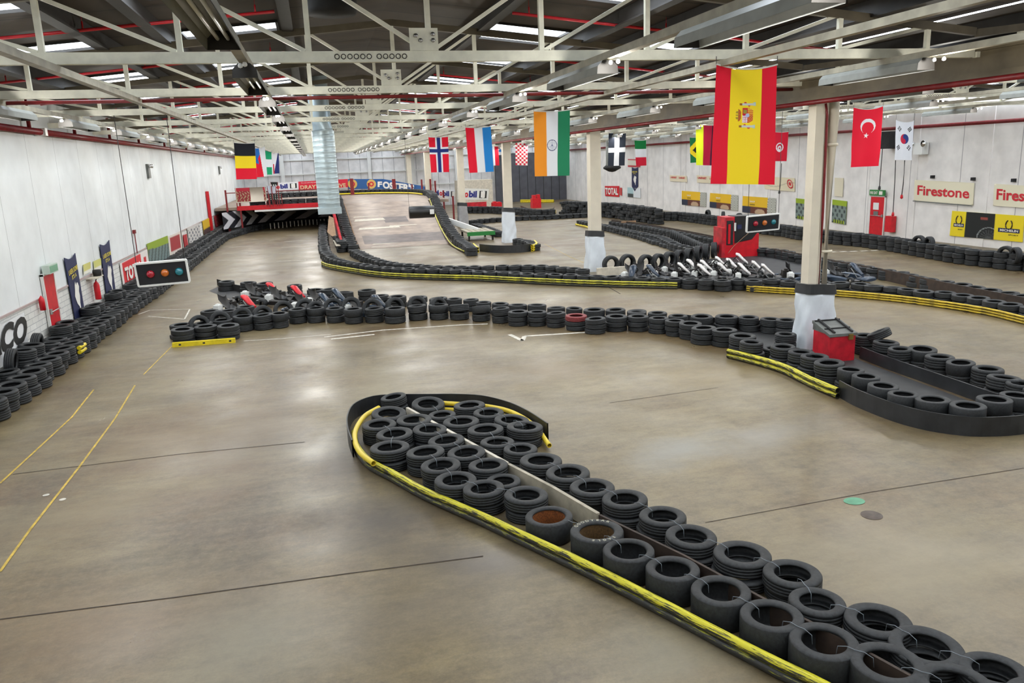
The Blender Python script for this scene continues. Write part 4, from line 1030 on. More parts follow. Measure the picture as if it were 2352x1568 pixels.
# ------------------------------------------------------------------ karts
def make_kart(fair, fairm, pod):
    r = empty('go_kart')
    b = MB()
    for s in (-1, 1): b.tube([(-.85, s*.33, .09), (-.2, s*.36, .09), (.5, s*.26, .09), (.78, s*.2, .1)], .018, 8)
    for x in (-.8, -.3, .3, .7): b.tube([(x, -.32, .09), (x, .32, .09)], .015, 6)
    b.build('frame', M_dark, r)
    b = MB(); b.box(-.3, .75, -.26, .26, .07, .08); b.build('floor_tray', M_metal, r)
    b = MB(); prof = [(-.52, .62), (-.50, .42), (-.40, .20), (-.22, .12), (0, .12), (.1, .17)]; k = 0
    for (x, z) in prof:
        for j in range(9):
            a = (j-4)/4; b.v.append((x-.10*(a*a) if z > .3 else x, a*.2, z+.12*a*a))
    for i in range(len(prof)-1):
        for j in range(8): b.smooth.add(len(b.f)); b.f.append((i*9+j, i*9+j+1, (i+1)*9+j+1, (i+1)*9+j))
    b.build('seat', M_black, r)
    M = Matrix.Translation((.22, 0, .52)) @ Matrix.Rotation(-.85, 4, 'Y')
    b = MB(); b.lathe([(.15+.016*math.cos(a), .016*math.sin(a)) for a in [i*PI/3 for i in range(6)]], 20, M, closed=True)
    for a in (0, 2.1, 4.2): b.tube([M @ Vector((0, 0, 0)), M @ Vector((.15*math.cos(a), .15*math.sin(a), 0))], .014, 6)
    b.build('steering_wheel', M_black, r)
    b = MB(); b.tube([(.22, 0, .52), (.55, 0, .12)], .014, 6); b.build('steering_column', M_metal, r)
    # tall front fairing in front of the wheel
    b = MB(); S_ = [(.24, .10, .66, .05), (.34, .15, .62, .07), (.52, .13, .44, .06), (.70, .08, .30, .04)]
    for (x, hw, z, t) in S_:
        for j in range(8):
            a = 2*PI*j/8; b.v.append((x+.2*t*math.cos(a), hw*math.cos(a), z+t*math.sin(a)))
    for i in range(3):
        for j in range(8): b.smooth.add(len(b.f)); b.f.append((i*8+j, i*8+(j+1) % 8, (i+1)*8+(j+1) % 8, (i+1)*8+j))
    b.f.append(tuple(range(8))[::-1]); b.f.append(tuple(24+j for j in range(8))); b.build('front_fairing', fairm, r)
    b = MB(); N = []
    for (x, hw, z, t) in ((.72, .42, .2, .07), (.95, .40, .18, .08), (1.03, .30, .15, .05)):
        for j in range(8): a = 2*PI*j/8; b.v.append((x+t*.5*math.cos(a), hw*math.cos(a), z+t*math.sin(a)))
    for i in range(2):
        for j in range(8): b.smooth.add(len(b.f)); b.f.append((i*8+j, i*8+(j+1) % 8, (i+1)*8+(j+1) % 8, (i+1)*8+j))
    b.f.append(tuple(16+j for j in range(8))); b.f.append(tuple(range(8))[::-1]); b.build('nose_cone', pod, r)
    for s in (-1, 1):
        b = MB(); P = []
        for (x, w_, h) in ((-.45, .09, .22), (-.3, .13, .27), (.2, .13, .25), (.42, .08, .2)):
            for (yy, zz) in ((s*.40, .07), (s*(.42+w_), .08), (s*(.42+w_), h-.05), (s*(.40+w_*.7), h), (s*.40, h-.03)): b.v.append((x, yy, zz))
        for i in range(3):
            for j in range(5): b.f.append((i*5+j, i*5+(j+1) % 5, (i+1)*5+(j+1) % 5, (i+1)*5+j))
        b.f.append((0, 1, 2, 3, 4)); b.f.append((15, 16, 17, 18, 19)); b.build('side_pod', pod, r)
    for (x, y, R, w_) in ((-.62, .56, .14, .20), (-.62, -.56, .14, .20), (.55, .50, .13, .13), (.55, -.50, .13, .13)):
        M = Matrix.Translation((x, y, R)) @ Matrix.Rotation(PI/2, 4, 'X')
        b = MB(); b.lathe([(R*.55, -w_/2), (R*.9, -w_/2), (R, -w_*.36), (R, w_*.36), (R*.9, w_/2), (R*.55, w_/2)], 20, M); wh = b.build('wheel', M_tyre, r)
        b = MB(); b.lathe([(0, -.02), (R*.56, -w_*.3), (R*.56, w_*.3), (0, .02)], 14, M); b.build('hub', M_metal, wh)
    b = MB(); b.tube([(-.62, -.5, .14), (-.62, .5, .14)], .02, 8); b.build('rear_axle', M_metal, r)
    b = MB(); b.box(-.70, -.42, .16, .44, .12, .40); b.tube([(-.56, .30, .4), (-.56, .30, .46)], .07, 10); b.build('engine', M_dark, r)
    b = MB(); b.box(-.66, -.46, -.42, -.18, .16, .38); b.box(-.62, -.5, -.36, -.24, .38, .42); b.build('fuel_tank', M_white, r)
    b = MB(); b.tube(smooth_path([(-.7, -.62, .2), (-.92, -.55, .2), (-.96, 0, .2), (-.92, .55, .2), (-.7, .62, .2)], .12), .035, 8); b.build('rear_bumper', pod, r)
    return r
M_darkpod = mat('smoky_blue_plastic', S(52, 64, 80), .25)
M_pink = mat('white_fairing_pink_print', S(226, 222, 220), .35, noise=.2, nscale=12)
kr = make_kart('red', M_red, M_black); kd = make_kart('dark', M_darkpod, M_darkpod); kw = make_kart('white', M_pink, M_black)
used = set()
def kart(proto, px, py, zf, rz, lab, grp):
    f = at(px, py, zf); d = Vector((math.cos(rz), math.sin(rz), 0)); q = f-d*.28
    r = proto if proto not in used else copy_tree(proto); used.add(proto)
    r.location = (q.x, q.y, .006); r.rotation_euler = (0, 0, rz); r.scale = (.96, .96, .96); tag(r, lab, 'go-kart', grp)
H = -.62
for i, (x, y) in enumerate(((617, 652), (674, 659), (560, 681))):
    kart(kr, x, y, .62, H, ['black kart with bright red fairing, farthest of the three left karts', 'black kart with bright red fairing, rightmost of the three', 'black kart with bright red fairing, nearest the camera and leftmost'][i], 'karts with red fairings')
for i, (x, y) in enumerate(((738, 678), (768, 668), (860, 682))):
    kart(kd, x, y, .6, H, 'kart with smoky blue-black bodywork behind the middle barrier, %s from the left' % nth(i+1), 'dark karts behind the middle barrier')
for i, (x, y) in enumerate(((1581, 598), (1612, 600), (1646, 592), (1694, 584), (1730, 602), (1698, 607), (1652, 606), (1752, 609), (1606, 609), (1560, 606), (1672, 596))):
    kart(kw, x, y, .62, H+.12*((i*7) % 5-2)/2, 'kart with white front fairing in the right-hand pack, %s in order' % nth(i+1), 'karts of the right-hand pack')
kart(kd, 1455, 613, .6, -2.2, 'dark kart parked apart, left of the right-hand pack', 'lone dark karts'); kart(kd, 1490, 612, .6, -.9, 'dark kart with upright steering wheel beside the pale board', 'lone dark karts')
kart(kd, 1866, 617, .45, -.3, 'dark kart partly hidden behind the first column', 'lone dark karts'); kart(kd, 1958, 615, .5, -1.2, 'low dark kart parked right of the first column', 'lone dark karts')

# ------------------------------------------------------------------ kiosk, bin, duct, heater and other things on the floor
K = empty('race_control_kiosk', (17.9, 31.6, 0), -.12); tag(K, 'red control kiosk with black top beside the parked karts', 'kiosk')
b = MB(); b.box(-.72, .82, -.5, .5, 0, 1.0); b.build('counter', M_red, K)
b = MB(); b.box(-.72, -.30, -.5, .45, 1.0, 1.75); b.box(-.86, -.72, -.5, .5, 0, 1.3); b.build('side_cabinet', M_redb, K)
b = MB(); b.box(-.66, -.36, -.52, -.50, .55, 1.6); b.build('open_niche', M_matt, K)
b = MB(); b.box(-.60, -.50, -.56, -.52, .6, 1.45); b.build('hanging_hose', M_red, K)
b = MB(); b.poly([(-.3, -.52, .62), (.5, -.52, .75), (.95, -.52, 1.3), (1.0, -.52, 1.75), (-.3, -.52, 1.75)]); b.poly([(-.3, .3, .62), (-.3, .3, 1.75), (1.0, .3, 1.75), (.95, .3, 1.3), (.5, .3, .75)])
b.box(-.3, 1.0, -.51, .3, 1.70, 1.78); b.quad((1.0, -.52, 1.75), (.95, -.52, 1.3), (.95, .3, 1.3), (1.0, .3, 1.75)); b.build('black_canopy', M_black, K)
b = MB(); b.box(.62, .72, -.60, -.56, 1.1, 1.3); b.build('white_tag', M_white, K)
b = MB(); b.box(-.34, -.26, -.57, -.53, 1.15, 1.5); b.build('white_handset', M_white, K)
b = MB(); b.box(-.2, .0, -.55, -.53, 1.22, 1.42); b.build('blue_notice', M_navy, K)
b = MB(); b.tube(smooth_path([(.5, -.56, 1.5), (.35, -.58, 1.1), (.0, -.6, .8), (-.35, -.6, .5), (-.6, -.6, .2)], .08), .012, 6); b.build('looped_cable', M_wood, K)
bin_ = empty('fuel_bin', (10.72, 14.35, 0), -.05); tag(bin_, 'red steel bin with grey sloping lid beside the first column', 'bin')
b = MB(); b.box(-.30, .30, -.02, .62, 0, .62); b.build('body', M_redb, bin_)
b = MB(); P = [(-.33, -.04, .62), (.33, -.04, .62), (.33, .65, .80), (-.33, .65, .80)]; b.poly(P); 
Q = [(x, y, z-.06) for x, y, z in P]
for i in range(4): b.quad(P[i], P[(i+1) % 4], Q[(i+1) % 4], Q[i])
b.box(-.30, .30, .60, .64, .6, .8); b.poly([(-.31, 0, .6), (-.31, .64, .6), (-.31, .64, .79)]); b.poly([(.31, 0, .6), (.31, .64, .79), (.31, .64, .6)]); b.build('lid', M_grey, bin_)
b = MB()
for x in (-.2, .22): b.bar((x, -.02, .65), (x, .62, .82), .04, .03)
for t in (.35, .95): b.bar((-.3, -.02+.64*t, .63+.175*t), (.3, -.02+.64*t, .63+.175*t), .03, .03, up=(0, 0, 1))
b.build('lid_strap', M_matt, bin_)
b = MB(); b.box(.12, .22, -.07, -.02, .48, .60); b.build('padlock', mat('brass', S(190, 160, 90), .3, metal=.8), bin_)
# galvanised duct
p = atY(757, 480, 27); x = p.x; D = empty('ventilation_duct', (x, 27, 0)); tag(D, 'galvanised spiral duct hanging down on the left', 'duct')
b = MB(); prof = []; z = 3.18
while z < 5.6: prof += [(.355, z), (.355, z+.145), (.358, z+.155)]; z += .165
b.lathe(prof, 36); b.tube([(0, 0, 5.55), (-.03, 0, 6.1), (-.06, .1, 6.6), (-.05, .2, 7.35)], [.35, .33, .33, .33], 28, cap=False); b.build('spiral_tube', M_galv, D)
b = MB(); z = 3.24
while z < 7: 
    dx = 0 if z < 5.6 else -.03*(z-5.6)
    if z < 5.6: b.tube([(.36*math.cos(a), .36*math.sin(a), z+.055*a/(2*PI)*3) for a in [i*2*PI/28 for i in range(29)]], .004, 4, cap=False)
    z += .165
b.build('spiral_seam', M_seam, D)
b = MB(); b.box(-.38, .38, -.38, .38, 3.0, 3.2); b.build('square_collar', M_galv, D)
b = MB(); M = Matrix.Translation((2.0, 12.9, 6.62)); b.lathe([(0, .0), (.34, .02), (.37, .08), (.37, .60), (.32, .72), (0, .74)], 24, M)
b.build('roof_fan', M_matt, label='big black fan housing hanging under the ridge at the top', cat='fan')
pf = at(762, 32, 6.65)
bpy.data.objects['roof_fan'].location = (pf.x-2.0, pf.y-12.9, 0)
# second, dark duct by the right wall
p = atR(1406, 400, 3); D2 = empty('ventilation_duct', (p.x, p.y, 0)); tag(D2, 'dark grey duct with flared hood left of the round-cornered TOTAL sign', 'duct')
b = MB(); b.lathe([(.55, 3.75), (.52, 4.0), (.52, 6.6)], 24); b.build('tube', M_grey, D2)
b = MB(); b.lathe([(.55, 3.8), (.80, 3.62), (.80, 3.5), (.3, 3.25), (.0, 3.2)], 6); b.build('hood', M_matt, D2)
# black drum-shaped box on wires above the ramp
a = atY(939, 475, 45); c = atY(998, 500, 45); Hh = empty('heater_drum', ((a.x+c.x)/2, 45, (a.z+c.z)/2+.02)); tag(Hh, 'black drum-shaped heater with white square hanging over the ramp', 'heater')
hw = (c.x-a.x)/2; b = MB(); b.lathe([(0, -hw), (.33, -hw), (.34, -hw+.03), (.34, hw-.03), (.33, hw), (0, hw)], 10, Matrix.Rotation(PI/2, 4, 'Y')); b.build('drum', M_black, Hh)
b = MB(); b.box(.42, .66, -.36, -.345, -.12, .14); b.build('white_label', M_white, Hh)
for s in (-1, 1): b = MB(); b.tube([(s*hw*.98, 0, .3), (s*hw*.98, 0, 5.93-(a.z+c.z)/2)], .008, 5); b.build('suspension_wire', M_cable, Hh)
# start lights
def start_light(TL, TR, BR, BL, Y, lab, wires):
    P = [atY(*q, Y) for q in (TL, TR, BR, BL)]; c = sum(P, Vector())/4; r_ = ((P[1]-P[0])+(P[2]-P[3])).normalized(); u_ = Vector((0, -.10, 1)); u_ = (u_-r_*u_.dot(r_)).normalized(); nrm = r_.cross(u_)
    Wd = ((P[1]-P[0]).length+(P[2]-P[3]).length)/2; Ht = ((P[1]-P[2]).length+(P[0]-P[3]).length)/2
    root = empty('start_light', c); tag(root, lab, 'traffic light')
    M = Matrix(((r_.x, u_.x, nrm.x, 0), (r_.y, u_.y, nrm.y, 0), (r_.z, u_.z, nrm.z, 0), (0, 0, 0, 1)))
    def rr(w, h, rad):
        out = []
        for (cx, cyy, a0) in ((w-rad, h-rad, 0), (-w+rad, h-rad, PI/2), (-w+rad, -h+rad, PI), (w-rad, -h+rad, 1.5*PI)):
            for i in range(5): a = a0+i*PI/8; out.append((cx+rad*math.cos(a), cyy+rad*math.sin(a)))
        return out
    w, h = Wd/2, Ht/2; O = rr(w, h, .05); I = rr(w-.045, h-.045, .012); b = MB(); n = len(O)
    for i in range(n):
        j = (i+1) % n; f = lambda p, z: M @ Vector((p[0], p[1], z))
        b.quad(f(O[i], .02), f(O[j], .02), f(I[j], .02), f(I[i], .02)); b.quad(f(O[j], .02), f(O[i], .02), f(O[i], -.06), f(O[j], -.06)); b.quad(f(I[i], .02), f(I[j], .02), f(I[j], -.01), f(I[i], -.01))
    b.build('white_frame', M_white, root)
    b = MB(); b.poly([M @ Vector((p[0], p[1], -.005)) for p in I]); b.poly([M @ Vector((p[0], p[1], -.06)) for p in O[::-1]]); b.build('black_panel', mat('gloss_panel', (.016, .018, .024), .25), root)
    for k, (nm, m) in enumerate((('red_lens', M_lr), ('amber_lens', M_la), ('green_lens', M_lg))):
        x = (-.235+.285*k)*Wd*.96 ; x = (-.24+.27*k)*Wd+.02; rad = .155*Ht
        b = MB(); b.lathe([(rad*math.cos(a), rad*.8*math.sin(a)) for a in [i*PI/14 for i in range(8)]], 24, M @ Matrix.Translation((x, .0, -.004))); b.build(nm, m, root)
        b = MB(); b.lathe([(rad, -.003), (rad*1.2, .01), (rad*1.22, -.003)], 24, M @ Matrix.Translation((x, 0, -.002))); b.build('lens_rim', M_matt, root)
    for s in (-1, 1):
        e = M @ Vector((s*(w-.06), h, -.02)); top = Vector((e.x+wires*s, e.y, 5.86-c.z)); b = MB(); b.tube([e, top], .009, 5); b.build('suspension_wire', M_cable, root)
M_lr = mat('red_lens_glass', (.30, .004, .02), .06, coat=1, emit=S(255, 10, 50), estr=.06)
M_la = mat('amber_lens_glass', (.45, .11, .008), .06, coat=1, emit=S(255, 130, 10), estr=.08)
M_lg = mat('blue_green_lens_glass', (.004, .15, .20), .06, coat=1, emit=S(20, 200, 220), estr=.06)
start_light((307, 605), (430, 593), (437, 650), (316, 660), 20.84, 'large hanging start light with red, amber and blue-green lamps, at left', .02)
start_light((1713, 497), (1790, 488), (1792, 528), (1716, 534), 25.6, 'smaller-looking start light hanging above the red kiosk', 0)
# ------------------------------------------------------------------ flags
RED, YEL, WHT, BLK, BLU, GRN = S(226, 22, 50), S(246, 216, 36), S(232, 234, 238), S(28, 30, 38), S(38, 130, 205), S(40, 150, 95)
def in_star(x, y, r, rot=0, pts_=5, q=.40):
    a = math.atan2(y, x)-rot; d = math.hypot(x, y); s = PI/pts_; a = abs((a+s) % (2*s)-s)
    return d*(math.cos(a)+math.sin(a)*(1-q*math.cos(s))/(q*math.sin(s))) < r
def flag(TL, TR, BR, BL, fn, lab, zt=5.78, nu=40, nv=70, Y=None, seed=1, amp=.025, sag=.03):
    mx, my = (TL[0]+TR[0])/2, (TL[1]+TR[1])/2
    k = int((at(mx, my, 5.86).y-11.35)/4.77)        # hung from the bottom chord of a truss
    while atY(mx, my, 11.35+4.77*k).x > 26.5: k -= 1
    Yp = 11.35+4.77*k-.06
    P = [atY(q[0], q[1], Yp) for q in (TL, TR, BR, BL)]; org = (P[0]+P[1])/2; root = empty('hanging_flag', org)
    wv = lambda u, v: amp*(math.sin(u*9+seed+v*1.5)*(.3+v)+.5*math.sin(v*11+seed*2+u*2)*v)
    sheet('cloth', P[0], P[1], P[2], P[3], nu, nv, fn, root, M_flag, wave=wv, sag=sag)
    b = MB(); n = 12; pr = []
    for i in range(n+1):
        u = i/n; p = P[0].lerp(P[1], u)-Vector((0, 0, sag*(1-(2*u-1)**2)))-org; pr.append(p+Vector((0, -.01, .012)))
    b.tube(pr, .014, 6); b.build('header_tape', M_white, root)
    b = MB()
    for q in (P[0], P[1]): b.tube([q-org, q-org+Vector((0, 0, max(.05, 5.9-q.z)))], .005, 4)
    b.build('cord', M_cable, root)
    tag(root, lab, 'flag'); return root
def spain(u, v):
    if u < .25 or u > .75: return RED
    x = (u-.5)*1.05; y = (v-.40)*1.9           # metres, the arms lie on their side
    ax, ay = -(y), x                            # upright arms: up = flag left
    X, Y = y, x                                 # X along the flag length, Y towards the fly
    # shield occupies Y .. rotated: its top points to the left
    sx, sy = y, x+.0
    if abs(sx) < .125 and -.055 < sy < .12 and not (sy > .06 and abs(sx) > .125-(sy-.06)*.6):
        if (sx)**2+(sy-.03)**2 < .0010: return S(170, 190, 230)
        if sx < 0 and sy < .03: return S(200, 30, 45) if not (abs(sx+.065) < .03 and abs(sy+.01) < .03) else S(150, 140, 60)
        if sx >= 0 and sy < .03: return S(236, 226, 228) if ((sx*60) % 2 + (sy*70) % 1.7) > 1.5 else S(190, 60, 110)
        if sx < 0: return S(205, 45, 45) if (sx*38) % 1 < .5 else S(240, 205, 60)
        return S(200, 60, 50) if ((sx-.06)**2+(sy-.075)**2)**.5*60 % 1.6 < .9 else S(220, 150, 60)
    if abs(sx) < .11 and -.155 < sy < -.07:      # crown
        k = (sy+.155)/.085
        if abs(sx) < .05+.05*math.sin(k*PI) and (k > .35 or abs(abs(sx)-.05) < .02 or abs(sx) < .012): return S(196, 50, 40) if k > .45 and (sx*50) % 1 < .6 else S(170, 140, 50)
    for s in (-1, 1):                            # pillars with scrolls
        if abs(sx-s*.185) < .017 and -.10 < sy < .16: return S(200, 205, 200) if sy > -.06 else S(150, 90, 40)
        if abs(sx-s*.185-.028*math.sin((sy-.02)*48)) < .011 and -.03 < sy < .08: return S(200, 45, 55)
        if abs(sx-s*.185) < .028 and .12 < sy < .165: return S(150, 200, 200)
    return YEL
flag((1645, 149), (1785, 150), (1780, 424), (1632, 422), spain, 'big red and yellow striped flag with coat of arms, nearest flag', nu=150, nv=270, seed=2, amp=.02, sag=.07)
def india(u, v):
    if u < .345: return S(240, 150, 40)
    if u > .67: return S(36, 130, 90)
    x, y = (u-.5)*.95, (v-.52)*1.6; d = math.hypot(x, y)
    if .125 < d < .142 or d < .014: return S(60, 66, 110)
    if d < .125 and abs(math.sin(12*math.atan2(y, x))) < .18+.01/d: return S(130, 134, 170)
    return WHT
flag((1226, 256), (1309, 253), (1307, 403), (1229, 405), india, 'orange, white and green striped flag with blue wheel', nu=110, nv=170, seed=4)
def luxem(u, v): return RED if u < .33 else (WHT if u < .66 else BLU)
flag((1069, 293), (1127, 291), (1134, 394), (1078, 397), luxem, 'red, white and light blue striped flag', seed=5)
def norway(u, v):
    a = min(abs(u-.5)/.09, abs(v-.38)/.05)
    return S(30, 50, 120) if a < 1 else (WHT if a < 2 else RED)
flag((984, 315), (1029, 314), (1032, 395), (990, 396), norway, 'red flag with white-edged blue cross', nu=50, nv=80, seed=6)
def belgium(u, v): return BLK if v < .35 else (YEL if v < .69 else RED)
flag((537, 328), (585, 329), (590, 411), (543, 412), belgium, 'black, yellow and red horizontally banded flag at the left wall', seed=7)
def czech(u, v):
    if u > .38+.3*v: return WHT
    return S(40, 110, 190) if v < .5-.5*(u/.75) else (S(226, 22, 50) if v > .5+.2*u else S(40, 110, 190) if u < .3*(1-abs(v-.5)*2) else RED)
flag((586, 341), (608, 337), (614, 405), (590, 407), czech, 'blue, red and white flag just right of the black, yellow and red one', seed=8, Y=50)
def nigeria(u, v): return S(30, 160, 110) if (v < .35 or v > .68) and u < .9 else WHT
flag((609, 346), (625, 347), (627, 401), (611, 401), nigeria, 'small green and white checkered-looking flag beyond the left wall flags', seed=9, Y=55)
def philip(u, v): return S(200, 40, 60) if u < .18 and v > .55 else (S(40, 50, 110) if u > .85-v*.75 else WHT)
flag((626, 349), (640, 352), (642, 398), (628, 399), philip, 'dark blue and white flag, rightmost of the small far left flags', seed=10, Y=60)
def polr(u, v): return WHT if u < .35 else S(215, 30, 55)
flag((1131, 335), (1144, 336), (1147, 380), (1133, 380), polr, 'narrow white and red flag behind the red, white and blue one', seed=11)
def bluew(u, v): return S(60, 130, 200) if math.hypot((u-.5), (v-.5)*1.3) < .36 and v < .62 else S(225, 232, 240)
flag((1144, 338), (1154, 338), (1154, 356), (1144, 356), bluew, 'small white sheet with blue roundel', nu=20, nv=24, Y=62, amp=.005)
def croat(u, v): return S(206, 40, 60) if (int(u*6)+int(v*11)) % 2 == 0 else S(238, 226, 222)
flag((1184, 328), (1212, 329), (1212, 380), (1184, 379), croat, 'red and white chequered flag', nu=60, nv=99, seed=12, amp=.015)
def kernow(u, v): return WHT if abs(u-.5) < .13 or abs(v-.52) < .07 else S(40, 46, 58)
flag((1398, 306), (1438, 303), (1435, 380), (1396, 381), kernow, 'black flag with white cross', seed=13)
def italy(u, v): return S(20, 120, 60) if v < .33 else (WHT if v < .67 else S(210, 28, 56))
flag((1457, 322), (1484, 322), (1485, 380), (1461, 381), italy, 'green, white and red horizontally banded flag', seed=14)
def jam(u, v): return YEL if abs(u*1.0-abs(v-.5)*2) < .22 else (S(30, 120, 70) if abs(v-.5)*2 > u else BLK)
flag((1584, 316), (1612, 314), (1614, 372), (1586, 374), jam, 'green and black flag with yellow diagonal cross', seed=15)
def ymar(u, v): return S(226, 240, 40) if u < .38 else (S(180, 20, 60) if u < .85 else S(70, 20, 50))
flag((1598, 285), (1644, 288), (1636, 380), (1600, 379), ymar, 'yellow-green and crimson flag left of the big striped flag', seed=16, zt=5.7)
def tunis(u, v):
    x, y = (u-.47)*.75, (v-.52)*1.25; d = math.hypot(x, y)
    if d < .2:
        if .0 < math.hypot(x, y+.0) < .155 and not math.hypot(x+.0, y-.05) < .12: return S(205, 24, 50)
        return S(205, 24, 50) if in_star(x, y-.045, .075, .6) else WHT
    return S(212, 24, 52)
flag((1776, 303), (1811, 303), (1806, 370), (1774, 370), tunis, 'small red flag with white disc, crescent and star', nu=60, nv=90, seed=17)
def turk(u, v):
    x, y = (u-.52)*.78, (v-.30)*1.5; d = math.hypot(x, y)
    if d < .205 and math.hypot(x, y-.048) > .165: return WHT
    if in_star(x+.02, y-.245, .078, -PI/2+.12, q=.39): return WHT
    return S(228, 20, 52)
flag((1961, 247), (2028, 244), (2019, 381), (1953, 384), turk, 'red flag with white crescent and star', nu=100, nv=190, seed=18, sag=.08)
def korea(u, v):
    x, y = (u-.52)*.9, (v-.45)*1.42; d = math.hypot(x, y)
    if d < .19:
        s = y*.3+x; side = x > .0
        if math.hypot(x+.03, y-.09) < .095: return S(200, 40, 70) if True else 0
        if math.hypot(x-.03, y+.09) < .095: return S(45, 65, 130)
        if math.hypot(x-.03, y+.09) < .095: return S(45, 65, 130)
        return S(45, 65, 130) if x > -.3*y*0+.0 else S(205, 40, 65)
    for cx, cyy, a in ((-.27, -.36, .7), (.24, -.36, -.6), (-.30, .33, -.6), (.22, .33, .7)):
        X = (x-cx)*math.cos(a)+(y-cyy)*math.sin(a); Yv = -(x-cx)*math.sin(a)+(y-cyy)*math.cos(a)
        if abs(X) < .085 and abs(Yv) < .075 and (abs(Yv) < .018 or abs(abs(Yv)-.055) < .018) and not (abs(X) < .01 and cx*cyy > 0): return S(40, 40, 48)
    return S(232, 236, 244)
flag((2058, 275), (2099, 278), (2095, 368), (2054, 367), korea, 'white flag with red and blue disc and black bars', nu=110, nv=190, seed=19, sag=.08)

# ------------------------------------------------------------------ sheets on the walls
def wall_sheet(side, TL, TR, BR, BL, fn, lab, name='poster', cat='poster', nu=24, nv=16, off=.06, pts3=None, wave=None):
    f = (lambda x, y: atX(x, y, XL+off)) if side == 'L' else ((lambda x, y: atR(x, y, off)) if side == 'R' else (lambda x, y: atY(x, y, Y_END-off)))
    P = [f(*q) for q in (TL, TR, BR, BL)]
    if side in 'LR':     # square up: the photo corners give width and heights
        pass
    org = sum(P, Vector())/4; root = empty(name, org); tag(root, lab, cat)
    sheet('print', *P, nu, nv, fn, root, thick=.02, wave=wave)
    return root, P
def put(root, P, s, u0, v0, u1, v1, m, nm='lettering', bold=.02, shear=0, out=.012):
    """lettering filling the box u0..u1, v0..v1 of the sheet with corners P"""
    bl = (P[0].lerp(P[1], u0)).lerp(P[3].lerp(P[2], u0), v1); br_ = (P[0].lerp(P[1], u1)).lerp(P[3].lerp(P[2], u1), v1)
    tl = (P[0].lerp(P[1], u0)).lerp(P[3].lerp(P[2], u0), v0)
    return text(root, s, bl, br_-bl, tl-bl, (tl-bl).length, (br_-bl).length, m, nm, bold, shear, out=out)
cloth = lambda c: (lambda u, v: c)
CRM = S(232, 226, 200)
ww = lambda u, v: .012*math.sin(u*8+v*3)
r, P = wall_sheet('R', (2101, 413), (2238, 420), (2234, 471), (2099, 460), cloth(CRM), 'cream banner lettered Firestone, the complete one', 'banner', 'banner', wave=ww)
put(r, P, 'Firestone', .06, .25, .94, .72, M_txtr, bold=.026)
b = MB(); b.bar(P[3]-P[0]*0-r.location+Vector((-.05, 0, -.03)), P[2]-r.location+Vector((-.05, 0, -.03)), .03, .04); b.build('bottom_batten', M_grey, r)
r, P = wall_sheet('R', (2284, 422), (2432, 431), (2430, 483), (2281, 472), cloth(CRM), 'cream banner lettered Firestone, cut off by the picture edge', 'banner', 'banner', wave=ww)
put(r, P, 'Firestone', .05, .22, .95, .72, M_txtr, bold=.026)
def mich(u, v):
    if u < .22 or u > .63: return S(236, 212, 30)
    x, y = (u-.56)/.16, (v-.98)/.42
    d = math.hypot(x, y)
    if .98 < d < 1.05 and y < 0: return S(150, 155, 155)
    if d < .8: return S(70, 72, 72) if (math.atan2(y, x)*3) % 1 < .35 or d < .25 else S(24, 26, 28)
    if abs(u-.48) < .05 and abs(v-.22) < .05: return S(150, 70, 60)
    return S(20, 24, 24)
r, P = wall_sheet('R', (2187, 484), (2352, 496), (2348, 556), (2181, 541), mich, 'yellow and black tyre maker banner with car wheel on the right wall', 'banner', 'banner', nu=90, nv=40)
def mich_logo(r, P, u0, u1, v0, v1):
    a = P[0].lerp(P[1], u0).lerp(P[3].lerp(P[2], u0), v0); c = P[0].lerp(P[1], u1).lerp(P[3].lerp(P[2], u1), v0)
    d = P[0].lerp(P[1], u1).lerp(P[3].lerp(P[2], u1), v1); e = P[0].lerp(P[1], u0).lerp(P[3].lerp(P[2], u0), v1)
    o = r.location; n_ = (c-a).cross(a-e).normalized()*.008
    b = MB(); b.quad(a-o+n_, e-o+n_, d-o+n_, c-o+n_); b.build('logo_bar', M_navy, r)
    put(r, P, 'MICHELIN', u0+(u1-u0)*.1, v0+(v1-v0)*.22, u1-(u1-u0)*.06, v1-(v1-v0)*.22, M_txtw, bold=.03, out=.02)
mich_logo(r, P, .045, .20, .48, .62); mich_logo(r, P, .68, .96, .52, .68)
put(r, P, 'SPORT', .12, .69, .19, .74, M_txtk, out=.02); put(r, P, 'SPORT', .82, .74, .95, .79, M_txtk, out=.02)
for (uu, vv) in ((.12, .34), (.82, .38)):
    for s in (-1, 1):
        c_ = P[0].lerp(P[1], uu).lerp(P[3].lerp(P[2], uu), vv); rr_ = (P[1]-P[0]).normalized(); up_ = (P[0]-P[3]).normalized(); n_ = rr_.cross(up_)
        b = MB(); b.tube([c_+rr_*(s*.16*math.cos(a))+up_*.2*math.sin(a)+n_*.02-r.location for a in [(-1.1+2.2*i/8) for i in range(9)]], .022, 5); b.build('laurel_emblem', mat('brown_print%d' % (s+1+int(uu*9)), S(110, 92, 30)) if False else M_brown, r)
def yposter(u, v):
    if u > .76: return S(150, 150, 140) if (int(u*60)+int(v*14)) % 2 else S(200, 200, 190)
    if v < .6: return S(232, 186, 30)
    if (u-.55)**2*5+(v-.9)**2*3 < .12: return S(190, 160, 130)
    return S(44, 50, 70) if u < .25 else S(100, 52, 36)
